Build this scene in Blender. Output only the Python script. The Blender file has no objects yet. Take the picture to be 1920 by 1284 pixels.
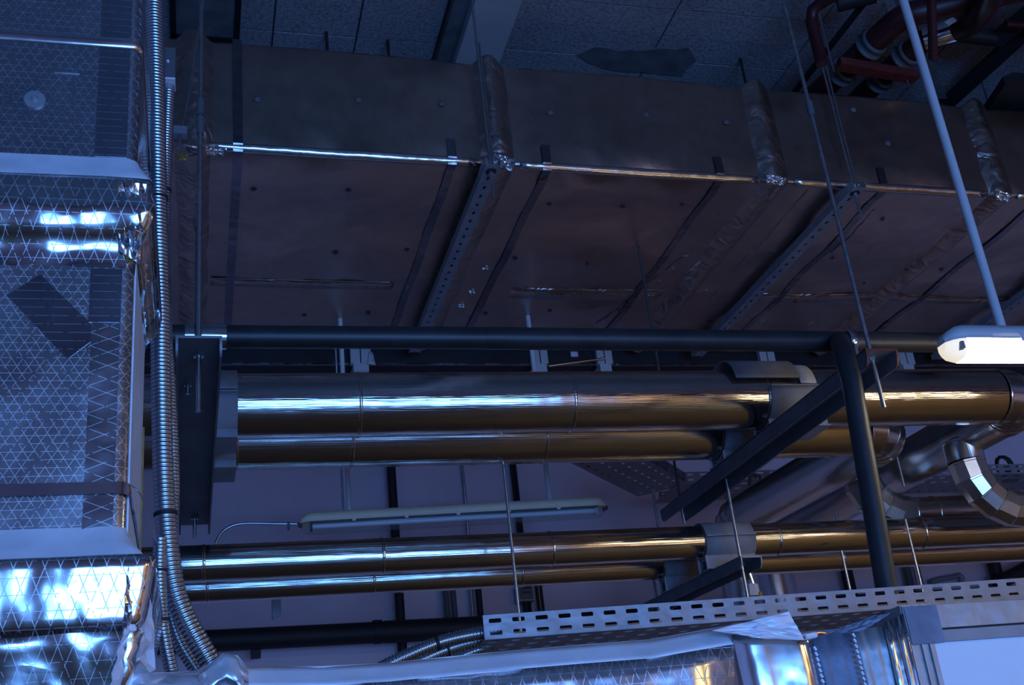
import bpy, bmesh, math, random
from mathutils import Vector, Matrix
random.seed(7)
S = bpy.context.scene
COL = S.collection
# ------------------------------------------------------------------ camera
F = 2154.5
PITCH, ROLL, YAW = math.radians(23.4624), math.radians(6.3956), math.radians(-16.6667)
CAM = Vector((0, 0, 1.6))
_cp, _sp = math.cos(PITCH), math.sin(PITCH)
_f = Vector((0, _cp, _sp)); _r = Vector((1, 0, 0)); _d = Vector((0, _sp, -_cp))
_cr, _sr = math.cos(ROLL), math.sin(ROLL)
_r, _d = _r * _cr + _d * _sr, _d * _cr - _r * _sr
_Y = Matrix.Rotation(YAW, 3, 'Z')
RT, DN, FW = _Y @ _r, _Y @ _d, _Y @ _f
cam = bpy.data.objects.new('camera', bpy.data.cameras.new('camera'))
COL.objects.link(cam)
m3 = Matrix((RT, -DN, -FW)).transposed()
cam.matrix_world = Matrix.Translation(CAM) @ m3.to_4x4()
cam.data.sensor_width = 36
cam.data.lens = F * 36 / 1920
cam.data.clip_start = 0.05
S.camera = cam
# ------------------------------------------------------------------ view, world, lights
S.view_settings.view_transform = 'Standard'
S.view_settings.look = 'None'
S.view_settings.gamma = 1
S.view_settings.use_curve_mapping = False
S.view_settings.exposure = 0.0
W = bpy.data.worlds.new('world'); S.world = W
W.use_nodes = True
W.node_tree.nodes['Background'].inputs[0].default_value = (0.25, 0.42, 1, 1)
W.node_tree.nodes['Background'].inputs[1].default_value = 0.3

def area(name, loc, target, sx, sy, power, color):
    l = bpy.data.lights.new(name, 'AREA'); l.shape = 'RECTANGLE'
    l.size, l.size_y, l.energy, l.color = sx, sy, power, color
    o = bpy.data.objects.new(name, l); COL.objects.link(o)
    o.location = loc
    o.rotation_euler = (Vector(target) - Vector(loc)).to_track_quat('-Z', 'Y').to_euler()
    return o
DAY = (0.11, 0.345, 1.0)
LAMP = (1.0, 0.71, 0.25)
area('window_daylight', (1.45, -4.78, 1.06), (1.45, 0, 1.06), 4.2, 2.0, 420, DAY)
for i, (x, y) in enumerate(((5.1, -2.4), (6.4, -1.0), (6.2, 2.88), (5.6, -4.0))):
    area('tube_light_%d' % i, (x, y, 2.9), (x, y, 0), 1.5, 0.12, (56, 40, 16, 56)[i], LAMP)
# ------------------------------------------------------------------ node helpers
def newmat(name):
    m = bpy.data.materials.new(name); m.use_nodes = True
    nt = m.node_tree; b = nt.nodes['Principled BSDF']
    return m, nt, b
def N(nt, t, **kw):
    n = nt.nodes.new(t)
    for k, v in kw.items(): setattr(n, k, v)
    return n
def math_(nt, op, a, b=None, c=None):
    n = N(nt, 'ShaderNodeMath', operation=op)
    for i, v in enumerate((a, b, c)):
        if v is None: continue
        if isinstance(v, (int, float)): n.inputs[i].default_value = v
        else: nt.links.new(v, n.inputs[i])
    return n.outputs[0]
def coords(nt, scale=(1, 1, 1)):
    t = N(nt, 'ShaderNodeTexCoord'); mp = N(nt, 'ShaderNodeMapping')
    mp.inputs['Scale'].default_value = scale
    nt.links.new(t.outputs['Object'], mp.inputs[0])
    return mp.outputs[0]
def noise(nt, vec, scale, detail=3, rough=.55):
    n = N(nt, 'ShaderNodeTexNoise'); n.inputs['Scale'].default_value = scale
    n.inputs['Detail'].default_value = detail; n.inputs['Roughness'].default_value = rough
    nt.links.new(vec, n.inputs['Vector']); return n.outputs['Fac']
def ramp(nt, fac, stops):
    r = N(nt, 'ShaderNodeValToRGB'); nt.links.new(fac, r.inputs[0])
    e = r.color_ramp.elements
    while len(e) < len(stops): e.new(.5)
    for q, (p, c) in zip(e, stops): q.position = p; q.color = (*c, 1)
    return r.outputs[0]
def bump(nt, b, h, strength, dist=.01, prev=None):
    n = N(nt, 'ShaderNodeBump'); n.inputs['Strength'].default_value = strength
    n.inputs['Distance'].default_value = dist
    nt.links.new(h, n.inputs['Height'])
    if prev: nt.links.new(prev, n.inputs['Normal'])
    nt.links.new(n.outputs[0], b.inputs['Normal']); return n.outputs[0]
def linemask(nt, s, pitch, width):
    q = math_(nt, 'PINGPONG', s, pitch / 2)
    return math_(nt, 'LESS_THAN', q, width / 2)

def mat_plain(name, col, rough=.6, metal=0, var=.15, nscale=6, bmp=0, bscale=60, stretch=(1, 1, 1)):
    m, nt, b = newmat(name)
    v = coords(nt, stretch)
    n = noise(nt, v, nscale, 4)
    lo = tuple(c * (1 - var) for c in col); hi = tuple(min(1, c * (1 + var)) for c in col)
    nt.links.new(ramp(nt, n, [(.3, lo), (.7, hi)]), b.inputs['Base Color'])
    b.inputs['Roughness'].default_value = rough; b.inputs['Metallic'].default_value = metal
    if bmp: bump(nt, b, noise(nt, v, bscale, 3), bmp)
    return m
def mat_foil(name, col=(.8, .8, .82), rough=.22, scrim=None, wave=.25, wscale=7, fine=.0, axes='xz', crumple=0, metal=1):
    m, nt, b = newmat(name)
    b.inputs['Metallic'].default_value = metal
    v = coords(nt)
    n = noise(nt, v, 14, 4)
    nt.links.new(ramp(nt, n, [(.3, tuple(c * .86 for c in col)), (.7, col)]), b.inputs['Base Color'])
    r = math_(nt, 'MULTIPLY_ADD', noise(nt, v, 9, 5), .2, rough - .1)
    h = math_(nt, 'MULTIPLY', noise(nt, v, wscale, 2, .4), 1)
    nrm = bump(nt, b, h, wave, .05)
    if crumple:
        vo = N(nt, 'ShaderNodeTexVoronoi'); vo.feature = 'DISTANCE_TO_EDGE'; vo.inputs['Scale'].default_value = 11
        nz = noise(nt, v, 5, 4)
        mx = N(nt, 'ShaderNodeMix'); mx.data_type = 'VECTOR'; mx.inputs[0].default_value = .25
        nt.links.new(v, mx.inputs[4]); 
        nn = N(nt, 'ShaderNodeTexNoise'); nn.inputs['Scale'].default_value = 6; nt.links.new(v, nn.inputs['Vector'])
        nt.links.new(nn.outputs['Color'], mx.inputs[5]); nt.links.new(mx.outputs[1], vo.inputs['Vector'])
        nrm = bump(nt, b, vo.outputs['Distance'], crumple, .04, nrm)
    if fine:
        nrm = bump(nt, b, noise(nt, v, 170, 2), fine, .002, nrm)
    if scrim:
        pitch, width, kind = scrim
        sx = N(nt, 'ShaderNodeSeparateXYZ'); nt.links.new(v, sx.inputs[0])
        u = sx.outputs['XYZ'.index(axes[0].upper())]; w = sx.outputs['XYZ'.index(axes[1].upper())]
        ms = []
        if kind == 'tri':
            ms.append(linemask(nt, w, pitch, width))
            for s in (-1, 1):
                ms.append(linemask(nt, math_(nt, 'MULTIPLY_ADD', u, .82 * s, math_(nt, 'MULTIPLY', w, .5)), pitch * 1.06, width * .9))
        elif kind == 'diamond':
            for s in (-1, 1):
                ms.append(linemask(nt, math_(nt, 'MULTIPLY_ADD', u, .38 * s, math_(nt, 'MULTIPLY', w, .92)), pitch * 1.3, width))
        elif kind == 'steep':
            ms.append(linemask(nt, w, pitch * 1.5, width * .8))
            for s in (-1, 1):
                ms.append(linemask(nt, math_(nt, 'MULTIPLY_ADD', u, .93 * s, math_(nt, 'MULTIPLY', w, .36)), pitch * 1.25, width * 1.1))
        elif kind == 'rows':
            ms.append(linemask(nt, w, pitch * 1.5, width))
        mask = ms[0]
        for q in ms[1:]: mask = math_(nt, 'MAXIMUM', mask, q)
        brk = math_(nt, 'GREATER_THAN', noise(nt, v, 60, 2), .42)
        mask = math_(nt, 'MULTIPLY', mask, brk)
        nrm = bump(nt, b, mask, .6, .0015, nrm)
        r = math_(nt, 'MAXIMUM', r, math_(nt, 'MULTIPLY', mask, .52))
    nt.links.new(r, b.inputs['Roughness'])
    return m
def mat_emit(name, col, strength):
    m, nt, b = newmat(name)
    b.inputs['Base Color'].default_value = (*col, 1)
    b.inputs['Emission Color'].default_value = (*col, 1)
    n = noise(nt, coords(nt), 3, 1)
    nt.links.new(math_(nt, 'MULTIPLY_ADD', n, strength * .1, strength * .95), b.inputs['Emission Strength'])
    return m
def mat_jacket(name, col, rough, ax='X'):
    m, nt, b = newmat(name)
    b.inputs['Metallic'].default_value = 1
    st = {'X': (.15, 1, 1), 'Y': (1, .15, 1), 'Z': (1, 1, .15), 'N': (1, 1, 1)}[ax]
    v = coords(nt, st)
    n = noise(nt, v, 10, 4)
    nt.links.new(ramp(nt, n, [(.3, tuple(c * .88 for c in col)), (.7, col)]), b.inputs['Base Color'])
    nt.links.new(math_(nt, 'MULTIPLY_ADD', n, .12, rough - .06), b.inputs['Roughness'])
    v2 = coords(nt, tuple(.006 if q < 1 else 1 for q in st))
    p = bump(nt, b, noise(nt, v2, 210, 2), .3 if ax != 'N' else .03, .003)
    bump(nt, b, noise(nt, coords(nt), 5, 2), .1, .03, p)
    return m

M = {}
M['foil_tri'] = mat_foil('foil_tri', rough=.265, scrim=(.0146, .0011, 'tri'), wave=.16, wscale=7)
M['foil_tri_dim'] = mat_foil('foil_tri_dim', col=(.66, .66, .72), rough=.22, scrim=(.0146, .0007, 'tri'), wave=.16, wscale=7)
M['foil_face'] = mat_foil('foil_face', col=(.8, .8, .84), rough=.21, scrim=(.0175, .0014, 'steep'), wave=.3, wscale=9, metal=.92)
M['foil_steep'] = mat_foil('foil_steep', rough=.14, scrim=(.0175, .0013, 'steep'), wave=.35, wscale=8)
M['foil_tape'] = mat_foil('foil_tape', rough=.2, scrim=(.0185, .0011, 'diamond'), wave=.2, wscale=10)
M['foil_patch'] = mat_foil('foil_patch', col=(.45, .44, .5), rough=.24, scrim=(.011, .0009, 'rows'), wave=.08)
M['foil_base'] = mat_foil('foil_base', col=(.84, .84, .86), rough=.2, scrim=(.0175, .0009, 'steep'), wave=.75, wscale=7, crumple=.04)
M['foil_crumple'] = mat_foil('foil_crumple', rough=.14, scrim=(.0175, .0011, 'steep'), wave=.7, wscale=9, crumple=.8)
M['foil_light'] = mat_foil('foil_light', col=(.86, .86, .9), rough=.34, wave=.5, wscale=9, metal=.55, crumple=.5)
M['foil_smooth'] = mat_foil('foil_smooth', col=(.86, .86, .9), rough=.5, wave=.35, wscale=8, metal=.2)
M['foil_duct'] = mat_foil('foil_duct', col=(.52, .42, .35), rough=.31, wave=.4, wscale=3.2, fine=.4)
M['foil_duct_wrap'] = mat_foil('foil_duct_wrap', col=(.50, .41, .35), rough=.34, wave=.5, wscale=6, fine=.3, crumple=.32)
M['foil_edge'] = mat_foil('foil_edge', col=(.8, .79, .78), rough=.2, wave=.12, wscale=14)
M['foil_end'] = mat_foil('foil_end', col=(.88, .88, .9), rough=.17, wave=.12, wscale=9)
M['band'] = mat_foil('band', col=(.78, .78, .82), rough=.16, wave=.04)
M['dark_band'] = mat_foil('dark_band', col=(.26, .25, .27), rough=.26, wave=.1, wscale=20)
M['jacket'] = mat_jacket('jacket', (.68, .63, .58), .11, 'X')
M['jacket_y'] = mat_jacket('jacket_y', (.55, .52, .50), .24, 'Y')
M['jacket_z'] = mat_jacket('jacket_z', (.72, .69, .66), .22, 'Z')
M['jacket_n'] = mat_jacket('jacket_n', (.64, .60, .55), .2, 'N')
M['jacket_b'] = mat_jacket('jacket_b', (.62, .57, .5), .34, 'N')
M['galv'] = mat_foil('galv', col=(.40, .41, .43), rough=.5, wave=.1, wscale=20, fine=.1, metal=.6)
M['conduit'] = mat_foil('conduit', col=(.55, .62, .68), rough=.3, wave=.05)
M['rod'] = mat_plain('rod', (.5, .5, .5), .35, 1, .2, 30)
M['steel_grey'] = mat_plain('steel_grey', (.10, .105, .115), .55, 0, .2, 8)
M['strut'] = mat_plain('strut', (.26, .28, .31), .5, .3, .15, 12)
M['saddle'] = mat_plain('saddle', (.24, .235, .25), .6, 0, .15, 14, .1)
M['white_edge'] = mat_plain('white_edge', (.62, .62, .64), .7, 0, .1, 20)
M['rubber'] = mat_plain('rubber', (.022, .022, .024), .45, 0, .3, 9, .08, 30)
M['black'] = mat_plain('black', (.012, .012, .014), .6, 0, .3, 9)
M['red_oxide'] = mat_plain('red_oxide', (.11, .018, .015), .6, 0, .3, 20)
M['red'] = mat_plain('red', (.04, .004, .006), .45, 0, .35, 12)
M['wall'] = mat_plain('wall', (.76, .655, .75), .8, 0, .06, 3, .05, 40)
M['floor'] = mat_plain('floor', (.13, .098, .06), .5, 0, .2, 2)
M['concrete'] = mat_plain('concrete', (.45, .45, .46), .75, 0, .08, 4, .1, 30)
M['dark_concrete'] = mat_plain('dark_concrete', (.13, .14, .15), .8, 0, .3, 10, .2, 20)
M['plastic'] = mat_plain('plastic', (.55, .56, .57), .5, 0, .06, 6)
M['plastic_dark'] = mat_plain('plastic_dark', (.07, .065, .06), .5, 0, .1, 6)
M['panel_white'] = mat_plain('panel_white', (.82, .83, .86), .5, 0, .04, 5)
M['canvas'] = mat_plain('canvas', (.16, .2, .27), .55, .2, .25, 16, .2, 40)
M['stitch'] = mat_plain('stitch', (.85, .86, .9), .5, 0, .05, 30)
M['copper'] = mat_plain('copper', (.75, .25, .1), .35, .8, .2, 20)
M['amber'] = mat_plain('amber', (.42, .25, .06), .5, .4, .3, 25)
M['lamp_on'] = mat_emit('lamp_on', (1, .86, .60), 18)
M['lamp_end'] = mat_emit('lamp_end', (1, .9, .68), .75)
M['plastic_warm_lit'] = mat_plain('plastic_warm_lit', (.85, .69, .47), .5, 0, .06, 6)  # unlit lamp's plastic, warm light from the lit lamp put into its beige
M['rod_shaded'] = mat_plain('rod_shaded', (.06, .054, .05), .6, 0, .1, 30)  # darker copy of the rod, shade under the overhead duct put into its colour
M['tube_off'] = mat_plain('tube_off', (.85, .86, .9), .25, 0, .03, 6)
def mat_clear(name):
    m, nt, b = newmat(name)
    b.inputs['Base Color'].default_value = (.30, .28, .25, 1)
    n = noise(nt, coords(nt), 8, 2)
    nt.links.new(math_(nt, 'MULTIPLY_ADD', n, .1, .1), b.inputs['Roughness'])
    b.inputs['Alpha'].default_value = .2
    return m
M['clear'] = mat_clear('clear')
def mat_ceiling():
    m, nt, b = newmat('ceiling_board')
    v = coords(nt)
    n = noise(nt, v, 55, 5, .75)
    n2 = noise(nt, v, 2.2, 3)
    c = ramp(nt, n, [(.34, (.16, .16, .17)), (.5, (.36, .36, .38)), (.72, (.52, .52, .54))])
    mx = N(nt, 'ShaderNodeMix'); mx.data_type = 'RGBA'; mx.blend_type = 'MULTIPLY'; mx.inputs[0].default_value = 1
    nt.links.new(c, mx.inputs[6]); nt.links.new(ramp(nt, n2, [(.3, (.75, .75, .76)), (.7, (1, 1, 1))]), mx.inputs[7])
    nt.links.new(mx.outputs[2], b.inputs['Base Color'])
    b.inputs['Roughness'].default_value = .9
    bump(nt, b, n, .6, .01)
    return m
M['ceiling'] = mat_ceiling()

# ------------------------------------------------------------------ mesh helpers
def V(*a): return Vector(a)
class B:
    def __init__(s): s.v = []; s.f = []; s.sm = []
    def add(s, vs, fs, smooth=False):
        n = len(s.v); s.v += [Vector(p) for p in vs]
        s.f += [tuple(i + n for i in f) for f in fs]; s.sm += [smooth] * len(fs); return s
    def obox(s, c, ax, ay, az):
        c, ax, ay, az = map(Vector, (c, ax, ay, az))
        vs = [c + ax * i + ay * j + az * k for i in (-1, 1) for j in (-1, 1) for k in (-1, 1)]
        return s.add(vs, [(0, 1, 3, 2), (4, 6, 7, 5), (0, 4, 5, 1), (2, 3, 7, 6), (0, 2, 6, 4), (1, 5, 7, 3)])
    def box(s, a, b):
        a, b = Vector(a), Vector(b); c = (a + b) / 2; h = (b - a) / 2
        return s.obox(c, (h.x, 0, 0), (0, h.y, 0), (0, 0, h.z))
    def tube(s, path, r, n=16, cap=True, smooth=True, a0=0, a1=None, thick=None, up=None):
        path = [Vector(p) for p in path]; k = len(path)
        rs = r if isinstance(r, (list, tuple)) else [r] * k
        tang = []
        for i in range(k):
            a = (path[i] - path[i - 1]).normalized() if i else None
            b = (path[i + 1] - path[i]).normalized() if i < k - 1 else None
            tang.append((a + b).normalized() if a and b else (a or b))
        u = Vector(up) if up else (V(0, 0, 1) if abs(tang[0].z) < .9 else V(0, 1, 0))
        closed = a1 is None
        m = n if closed else n + 1
        vs = []
        for i in range(k):
            t = tang[i]; u = (u - t * u.dot(t)).normalized(); w = t.cross(u)
            sc = 1.0
            for j in range(m):
                a = a0 + (2 * math.pi if closed else (a1 - a0)) * j / n
                vs.append(path[i] + (u * math.cos(a) + w * math.sin(a)) * rs[i])
        fs = []
        for i in range(k - 1):
            for j in range(n):
                q = (j + 1) % m if closed else j + 1
                fs.append((i * m + j, i * m + q, (i + 1) * m + q, (i + 1) * m + j))
        s.add(vs, fs, smooth)
        if cap and closed:
            s.add(vs[:m], [tuple(range(m))[::-1]]); s.add(vs[-m:], [tuple(range(m))])
        return s
    def prism(s, prof, d0, ex):
        # prof: list of 3D points (planar), extruded by vector ex
        n = len(prof); p = [Vector(q) + Vector(d0) for q in prof]; e = Vector(ex)
        vs = p + [q + e for q in p]
        fs = [tuple(range(n))[::-1], tuple(range(n, 2 * n))] + [(i, (i + 1) % n, n + (i + 1) % n, n + i) for i in range(n)]
        return s.add(vs, fs)
    def grid(s, rows, smooth=True, closed=False):
        k = len(rows[0]); vs = [p for r in rows for p in r]; fs = []
        for i in range(len(rows) - 1):
            for j in range(k if closed else k - 1):
                q = (j + 1) % k
                fs.append((i * k + j, i * k + q, (i + 1) * k + q, (i + 1) * k + j))
        return s.add(vs, fs, smooth)
def put(o, parent):
    COL.objects.link(o)
    if parent is not None: o.parent = parent
def wloc(p):
    l = Vector((0, 0, 0))
    while p is not None: l += p.location; p = p.parent
    return l
def obj(name, b, mat, parent=None, solid=0, recalc=True, loc=None):
    me = bpy.data.meshes.new(name)
    base = wloc(parent) if loc is None else Vector(loc)
    me.from_pydata([tuple(p - base) for p in b.v], [], b.f)
    for p, q in zip(me.polygons, b.sm): p.use_smooth = q
    if recalc:
        bm = bmesh.new(); bm.from_mesh(me)
        if not any(b.sm): bmesh.ops.remove_doubles(bm, verts=bm.verts, dist=1e-5)
        bmesh.ops.recalc_face_normals(bm, faces=bm.faces); bm.to_mesh(me); bm.free()
    me.materials.append(M[mat])
    o = bpy.data.objects.new(name, me); put(o, parent)
    if loc is not None and parent is None: o.location = loc
    if solid:
        md = o.modifiers.new('thickness', 'SOLIDIFY'); md.thickness = solid; md.offset = 0
    return o
def thing(name, label, cat, loc, group=None):
    o = bpy.data.objects.new(name, None); COL.objects.link(o); o.location = loc
    o.empty_display_size = .1
    o['label'] = label; o['category'] = cat
    if group: o['group'] = group
    return o
def tag(o, label, cat, group=None):
    o['label'] = label; o['category'] = cat
    if group: o['group'] = group
    return o
def struct(name, b, mat, parent=None):
    o = obj(name, b, mat, parent)
    if parent is None: o['kind'] = 'structure'
    return o
def at(px, py, X=None, Y=None, Z=None):
    d = RT * ((px - 960) / F) + DN * ((py - 642) / F) + FW
    t = (X - CAM.x) / d.x if X is not None else (Y - CAM.y) / d.y if Y is not None else (Z - CAM.z) / d.z
    return CAM + d * t
def arc(p0, corner, p1, r, n=6):
    p0, corner, p1 = map(Vector, (p0, corner, p1))
    a = (p0 - corner).normalized(); b = (p1 - corner).normalized()
    half = a.angle(b) / 2; tl = r / math.tan(half)
    c = corner + (a + b).normalized() * (r / math.sin(half))
    s0 = corner + a * tl - c; s1 = corner + b * tl - c
    ang = s0.angle(s1); out = []
    for i in range(n + 1):
        t = i / n
        out.append(c + (s0 * math.sin((1 - t) * ang) + s1 * math.sin(t * ang)) / math.sin(ang))
    return out
def smoothpath(pts, step):
    # catmull-rom through pts, resampled
    pts = [Vector(p) for p in pts]; P = [pts[0] * 2 - pts[1]] + pts + [pts[-1] * 2 - pts[-2]]
    raw = []
    for i in range(1, len(P) - 2):
        for k in range(24):
            t = k / 24
            a, b, c, d = P[i - 1:i + 3]
            raw.append(.5 * ((2 * b) + (c - a) * t + (2 * a - 5 * b + 4 * c - d) * t * t + (3 * b - a - 3 * c + d) * t ** 3))
    raw.append(pts[-1])
    out = [raw[0]]; acc = 0
    for a, b in zip(raw, raw[1:]):
        L = (b - a).length
        while acc + L >= step and L > 1e-9:
            f = (step - acc) / L; a = a.lerp(b, f); out.append(a); L = (b - a).length; acc = 0
        acc += L
    return out

# ------------------------------------------------------------------ setting
XA, XB, YA, YB, ZC = -4.0, 10.0, -5.0, 7.8, 5.62
struct('floor', B().box((XA, YA, -.1), (XB, YB, 0)), 'floor')
struct('wall_back', B().box((XA, YB, 0), (XB, YB + .15, ZC + .4)), 'wall')
struct('wall_left', B().box((XA - .15, YA, 0), (XA, YB, ZC + .4)), 'wall')
struct('wall_right', B().box((XB, YA, 0), (XB + .15, YB, ZC + .4)), 'wall')
wx0, wx1, wz0, wz1 = -.65, 3.55, .03, 2.08
fw = B()
fw.box((XA, YA - .15, 0), (wx0, YA, ZC + .4)).box((wx1, YA - .15, 0), (XB, YA, ZC + .4))
fw.box((wx0, YA - .15, 0), (wx1, YA, wz0)).box((wx0, YA - .15, wz1), (wx1, YA, ZC + .4))
struct('wall_front', fw, 'wall')
wf = B()
for x in (wx0 + .03, .75, 2.15, wx1 - .03): wf.box((x - .03, YA - .1, wz0), (x + .03, YA - .04, wz1))
for z in (wz0 + .03, 1.5, wz1 - .03): wf.box((wx0, YA - .1, z - .03), (wx1, YA - .04, z + .03))
struct('window_1', wf, 'plastic')
# ceiling: slab with boards between recessed joints
ceil = struct('ceiling', B().box((XA, YA, ZC + .03), (XB, YB, ZC + .4)), 'dark_concrete')
def beamspan(x): return 1.24 < x < 1.66
px_ = .437
bm_x0, bm_x1 = 1.24, 1.575
xs = []
x = bm_x0
while x > -2.2: xs.append((x - px_ * 1.0, x)); x -= px_
x = bm_x1 + .03
while x < 8: xs.append((x, x + px_ * 2)); x += px_ * 2
ys = [3.2, 3.635, 4.07, 4.505, 4.935, 5.37, 5.8, 6.23, 6.66, 7.09, 7.52]
for (a, b_) in xs:
    for y0, y1 in zip(ys, ys[1:]):
        j = random.uniform(-.0015, .0015)
        g = .005
        obj('ceiling_board', B().box((a + g, y0 + g, ZC + j), (b_ - g, y1 - g, ZC + .03)), 'ceiling', ceil)
bl = B()
bl.box((XA, YA, ZC), (XB, 3.195, ZC + .03))
obj('ceiling_coat', bl, 'dark_concrete', ceil)
struct('beam', B().box((1.335, YA, ZC - .12), (bm_x1, YB, ZC + .03)), 'concrete')
struct('beam_dark_side', B().box((1.25, YA, ZC - .06), (1.334, YB, ZC + .03)), 'dark_concrete')  # left side of the beam, drawn as a separate darker box
# bare concrete patch where a board has broken away
random.seed(3)
pts = [(1082, 104), (1120, 88), (1160, 96), (1215, 93), (1290, 92), (1306, 112), (1275, 145), (1225, 139), (1165, 133), (1110, 122)]
pp = [at(x, y, Z=ZC - .006) for x, y in pts]
top = []
for i, p in enumerate(pp):
    q = pp[(i + 1) % len(pp)]
    for t in (0, .33, .66):
        s = p.lerp(q, t); top.append(s + V(random.uniform(-.012, .012), random.uniform(-.012, .012), 0))
obj('bare_patch', B().prism(top, (0, 0, 0), (0, 0, .01)), 'dark_concrete', ceil)

# ------------------------------------------------------------------ left riser duct
def loft_ring(rows, x0, x1, y0, y1, rad=.02, nx=14, jit=0, seed=1):
    rng = random.Random(seed); out = []
    for z, off in rows:
        a0, a1, b0, b1 = x0, x1 + off, y0 - off, y1
        ring = [V(a0, b0, z)]
        n = nx
        for i in range(1, n): ring.append(V(a0 + (a1 - rad - a0) * i / n, b0, z))
        for i in range(5):
            t = -math.pi / 2 + math.pi / 2 * i / 4
            ring.append(V(a1 - rad + rad * math.cos(t), b0 + rad + rad * math.sin(t), z))
        for i in range(1, 5): ring.append(V(a1, b0 + rad + (b1 - b0 - rad) * i / 4, z))
        ring.append(V(a0, b1, z))
        if jit: ring = [p + V(rng.uniform(-jit, jit) * .5, rng.uniform(-jit, jit), rng.uniform(-jit, jit) * .5) for p in ring]
        out.append(ring)
    return out
RX, RY = -.118, 2.0
def zr(y): return at(125, y, Y=RY).z
ris = thing('riser_duct', 'foil wrapped vertical duct with netted scrim at the left edge', 'duct', (-.6, 2.25, 1.2))
def rpart(name, rows, mat, jit=0, nx=14, off=0, seed=1, x0=-1.1):
    return obj(name, B().grid(loft_ring([(zr(y), o + off) for y, o in rows], x0, RX, RY, 2.46, .022, nx, jit, seed), True, True), mat, ris)
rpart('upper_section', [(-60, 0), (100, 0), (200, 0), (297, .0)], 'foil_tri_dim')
rpart('upper_flange_tape', [(292, .001), (305, .007), (322, .018), (340, .03), (344, .031)], 'foil_smooth', .0015)
rpart('flange_wrap', [(341, .028), (360, .033), (385, .037), (400, .0375), (408, .0365), (414, .0350), (428, .0292), (440, .0238), (447, .015), (456, .007), (475, .002), (500, .0005)], 'foil_steep', .0012, 18)
rpart('main_section', [(498, 0), (620, 0), (750, 0), (880, 0), (1002, 0)], 'foil_tri')
rpart('lower_flange_tape', [(990, .0015), (1005, .005), (1025, .016), (1045, .03), (1060, .034)], 'foil_smooth', .0018)
rpart('lower_flange_wrap', [(1054, .040), (1060, .0505), (1066, .053), (1085, .0505), (1110, .0468), (1140, .0422), (1165, .038), (1178, .0355), (1186, .030), (1194, .024), (1200, .022)], 'foil_steep', .001, 18)
rpart('crumpled_base', [(1196, .036), (1210, .031), (1225, .030), (1245, .023), (1265, .024), (1290, .015), (1320, .010), (1380, .0)], 'foil_base', .005, 22)
rpart('upper_band', [(66, .004), (81, .0045), (84, .0005)], 'band', 0, 14)
rpart('lower_band', [(906, .005), (929, .005)], 'band', 0, 14)
def tape_strip(name, x0, x1, ya, yb, mat, th=.0012):
    zs = [zr(ya + (yb - ya) * i / 8) for i in range(9)]
    a = at(x0, (ya + yb) / 2, Y=RY).x; b_ = RX - .02
    return obj(name, B().box((a, RY - th, zs[-1]), (b_, RY + .003, zs[0])), mat, ris)
tape_strip('corner_tape', 185, 255, -30, 290, 'foil_patch')
tape_strip('corner_tape', 165, 255, 503, 998, 'foil_tape')
tape_strip('corner_tape', 168, 250, 503, 604, 'foil_patch', .002)
tape_strip('corner_tape', 192, 250, 430, 470, 'foil_crumple', .02) if False else None
sidec = B().box((RX + .0005, RY + .03, zr(1210)), (RX + .003, 2.44, zr(345)))
obj('side_tape', sidec, 'foil_smooth', ris)
obj('edge_strip', B().box((RX + .003, 2.447, zr(1230)), (RX + .0065, 2.455, zr(640))), 'amber', ris)
q = [at(*p, Y=RY - .004) for p in ((12, 552), (75, 512), (189, 624), (126, 672))]
obj('tape_patch', B().prism(q, (0, .0035, 0), (0, .0009, 0)), 'foil_patch', ris)
# crumpled end cover and torn insulation at the wrap corner
def crumple_sheet(name, corners, mat, parent, n=9, amp=.012, seed=2, solid=.002):
    rng = random.Random(seed); a, b_, c, d = [Vector(p) for p in corners]
    nrm = (b_ - a).cross(d - a).normalized(); rows = []
    for i in range(n + 1):
        r = []
        for j in range(n + 1):
            u, v = i / n, j / n
            p = a.lerp(b_, u).lerp(d.lerp(c, u), v)
            e = min(u, 1 - u, v, 1 - v) * 4
            r.append(p + nrm * rng.uniform(-amp, amp) * min(1, .35 + e))
        rows.append(r)
    return obj(name, B().grid(rows, False), mat, parent, solid=solid, recalc=False)
Yw = RY - .042
crumple_sheet('wrap_corner_fold', [at(222, 342, Y=Yw), at(274, 345, Y=Yw), at(262, 495, Y=RY - .01), at(222, 470, Y=RY - .01)], 'foil_crumple', ris, 8, .007, 5)
crumple_sheet('torn_insulation', [at(255, 352, Y=Yw + .03), at(273, 362, Y=Yw + .06), at(254, 498, Y=RY + .03), at(236, 490, Y=RY - .012)], 'amber', ris, 8, .006, 6)
crumple_sheet('lower_corner_fold', [at(240, 1058, Y=RY - .05), at(279, 1100, Y=RY - .02), at(268, 1130, Y=RY - .02), at(228, 1195, Y=RY - .05)], 'foil_crumple', ris, 7, .006, 8)
crumple_sheet('side_fold', [at(232, 1180, Y=RY - .05), at(280, 1095, Y=RY - .01), at(292, 1255, Y=RY + .1), at(205, 1290, Y=RY - .04)], 'foil_smooth', ris, 8, .008, 9)
# insulation pin with a round washer
c = at(65, 187, Y=RY - .002)
obj('pin_washer', B().tube([c + V(0, .002, 0), c + V(0, -.003, 0)], .0195, 28).tube([c + V(0, -.003, 0), c + V(0, -.007, 0)], [.008, .004], 16), 'galv', ris)
for a, b_ in ((102, 149),):
    p0 = at(a, 134, Y=RY - .002); p1 = at(b_, 136, Y=RY - .002)
    obj('tape_tear', B().box((p0.x, RY - .0025, p0.z - .001), (p1.x, RY, p0.z + .001)), 'foil_edge', ris)

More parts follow.
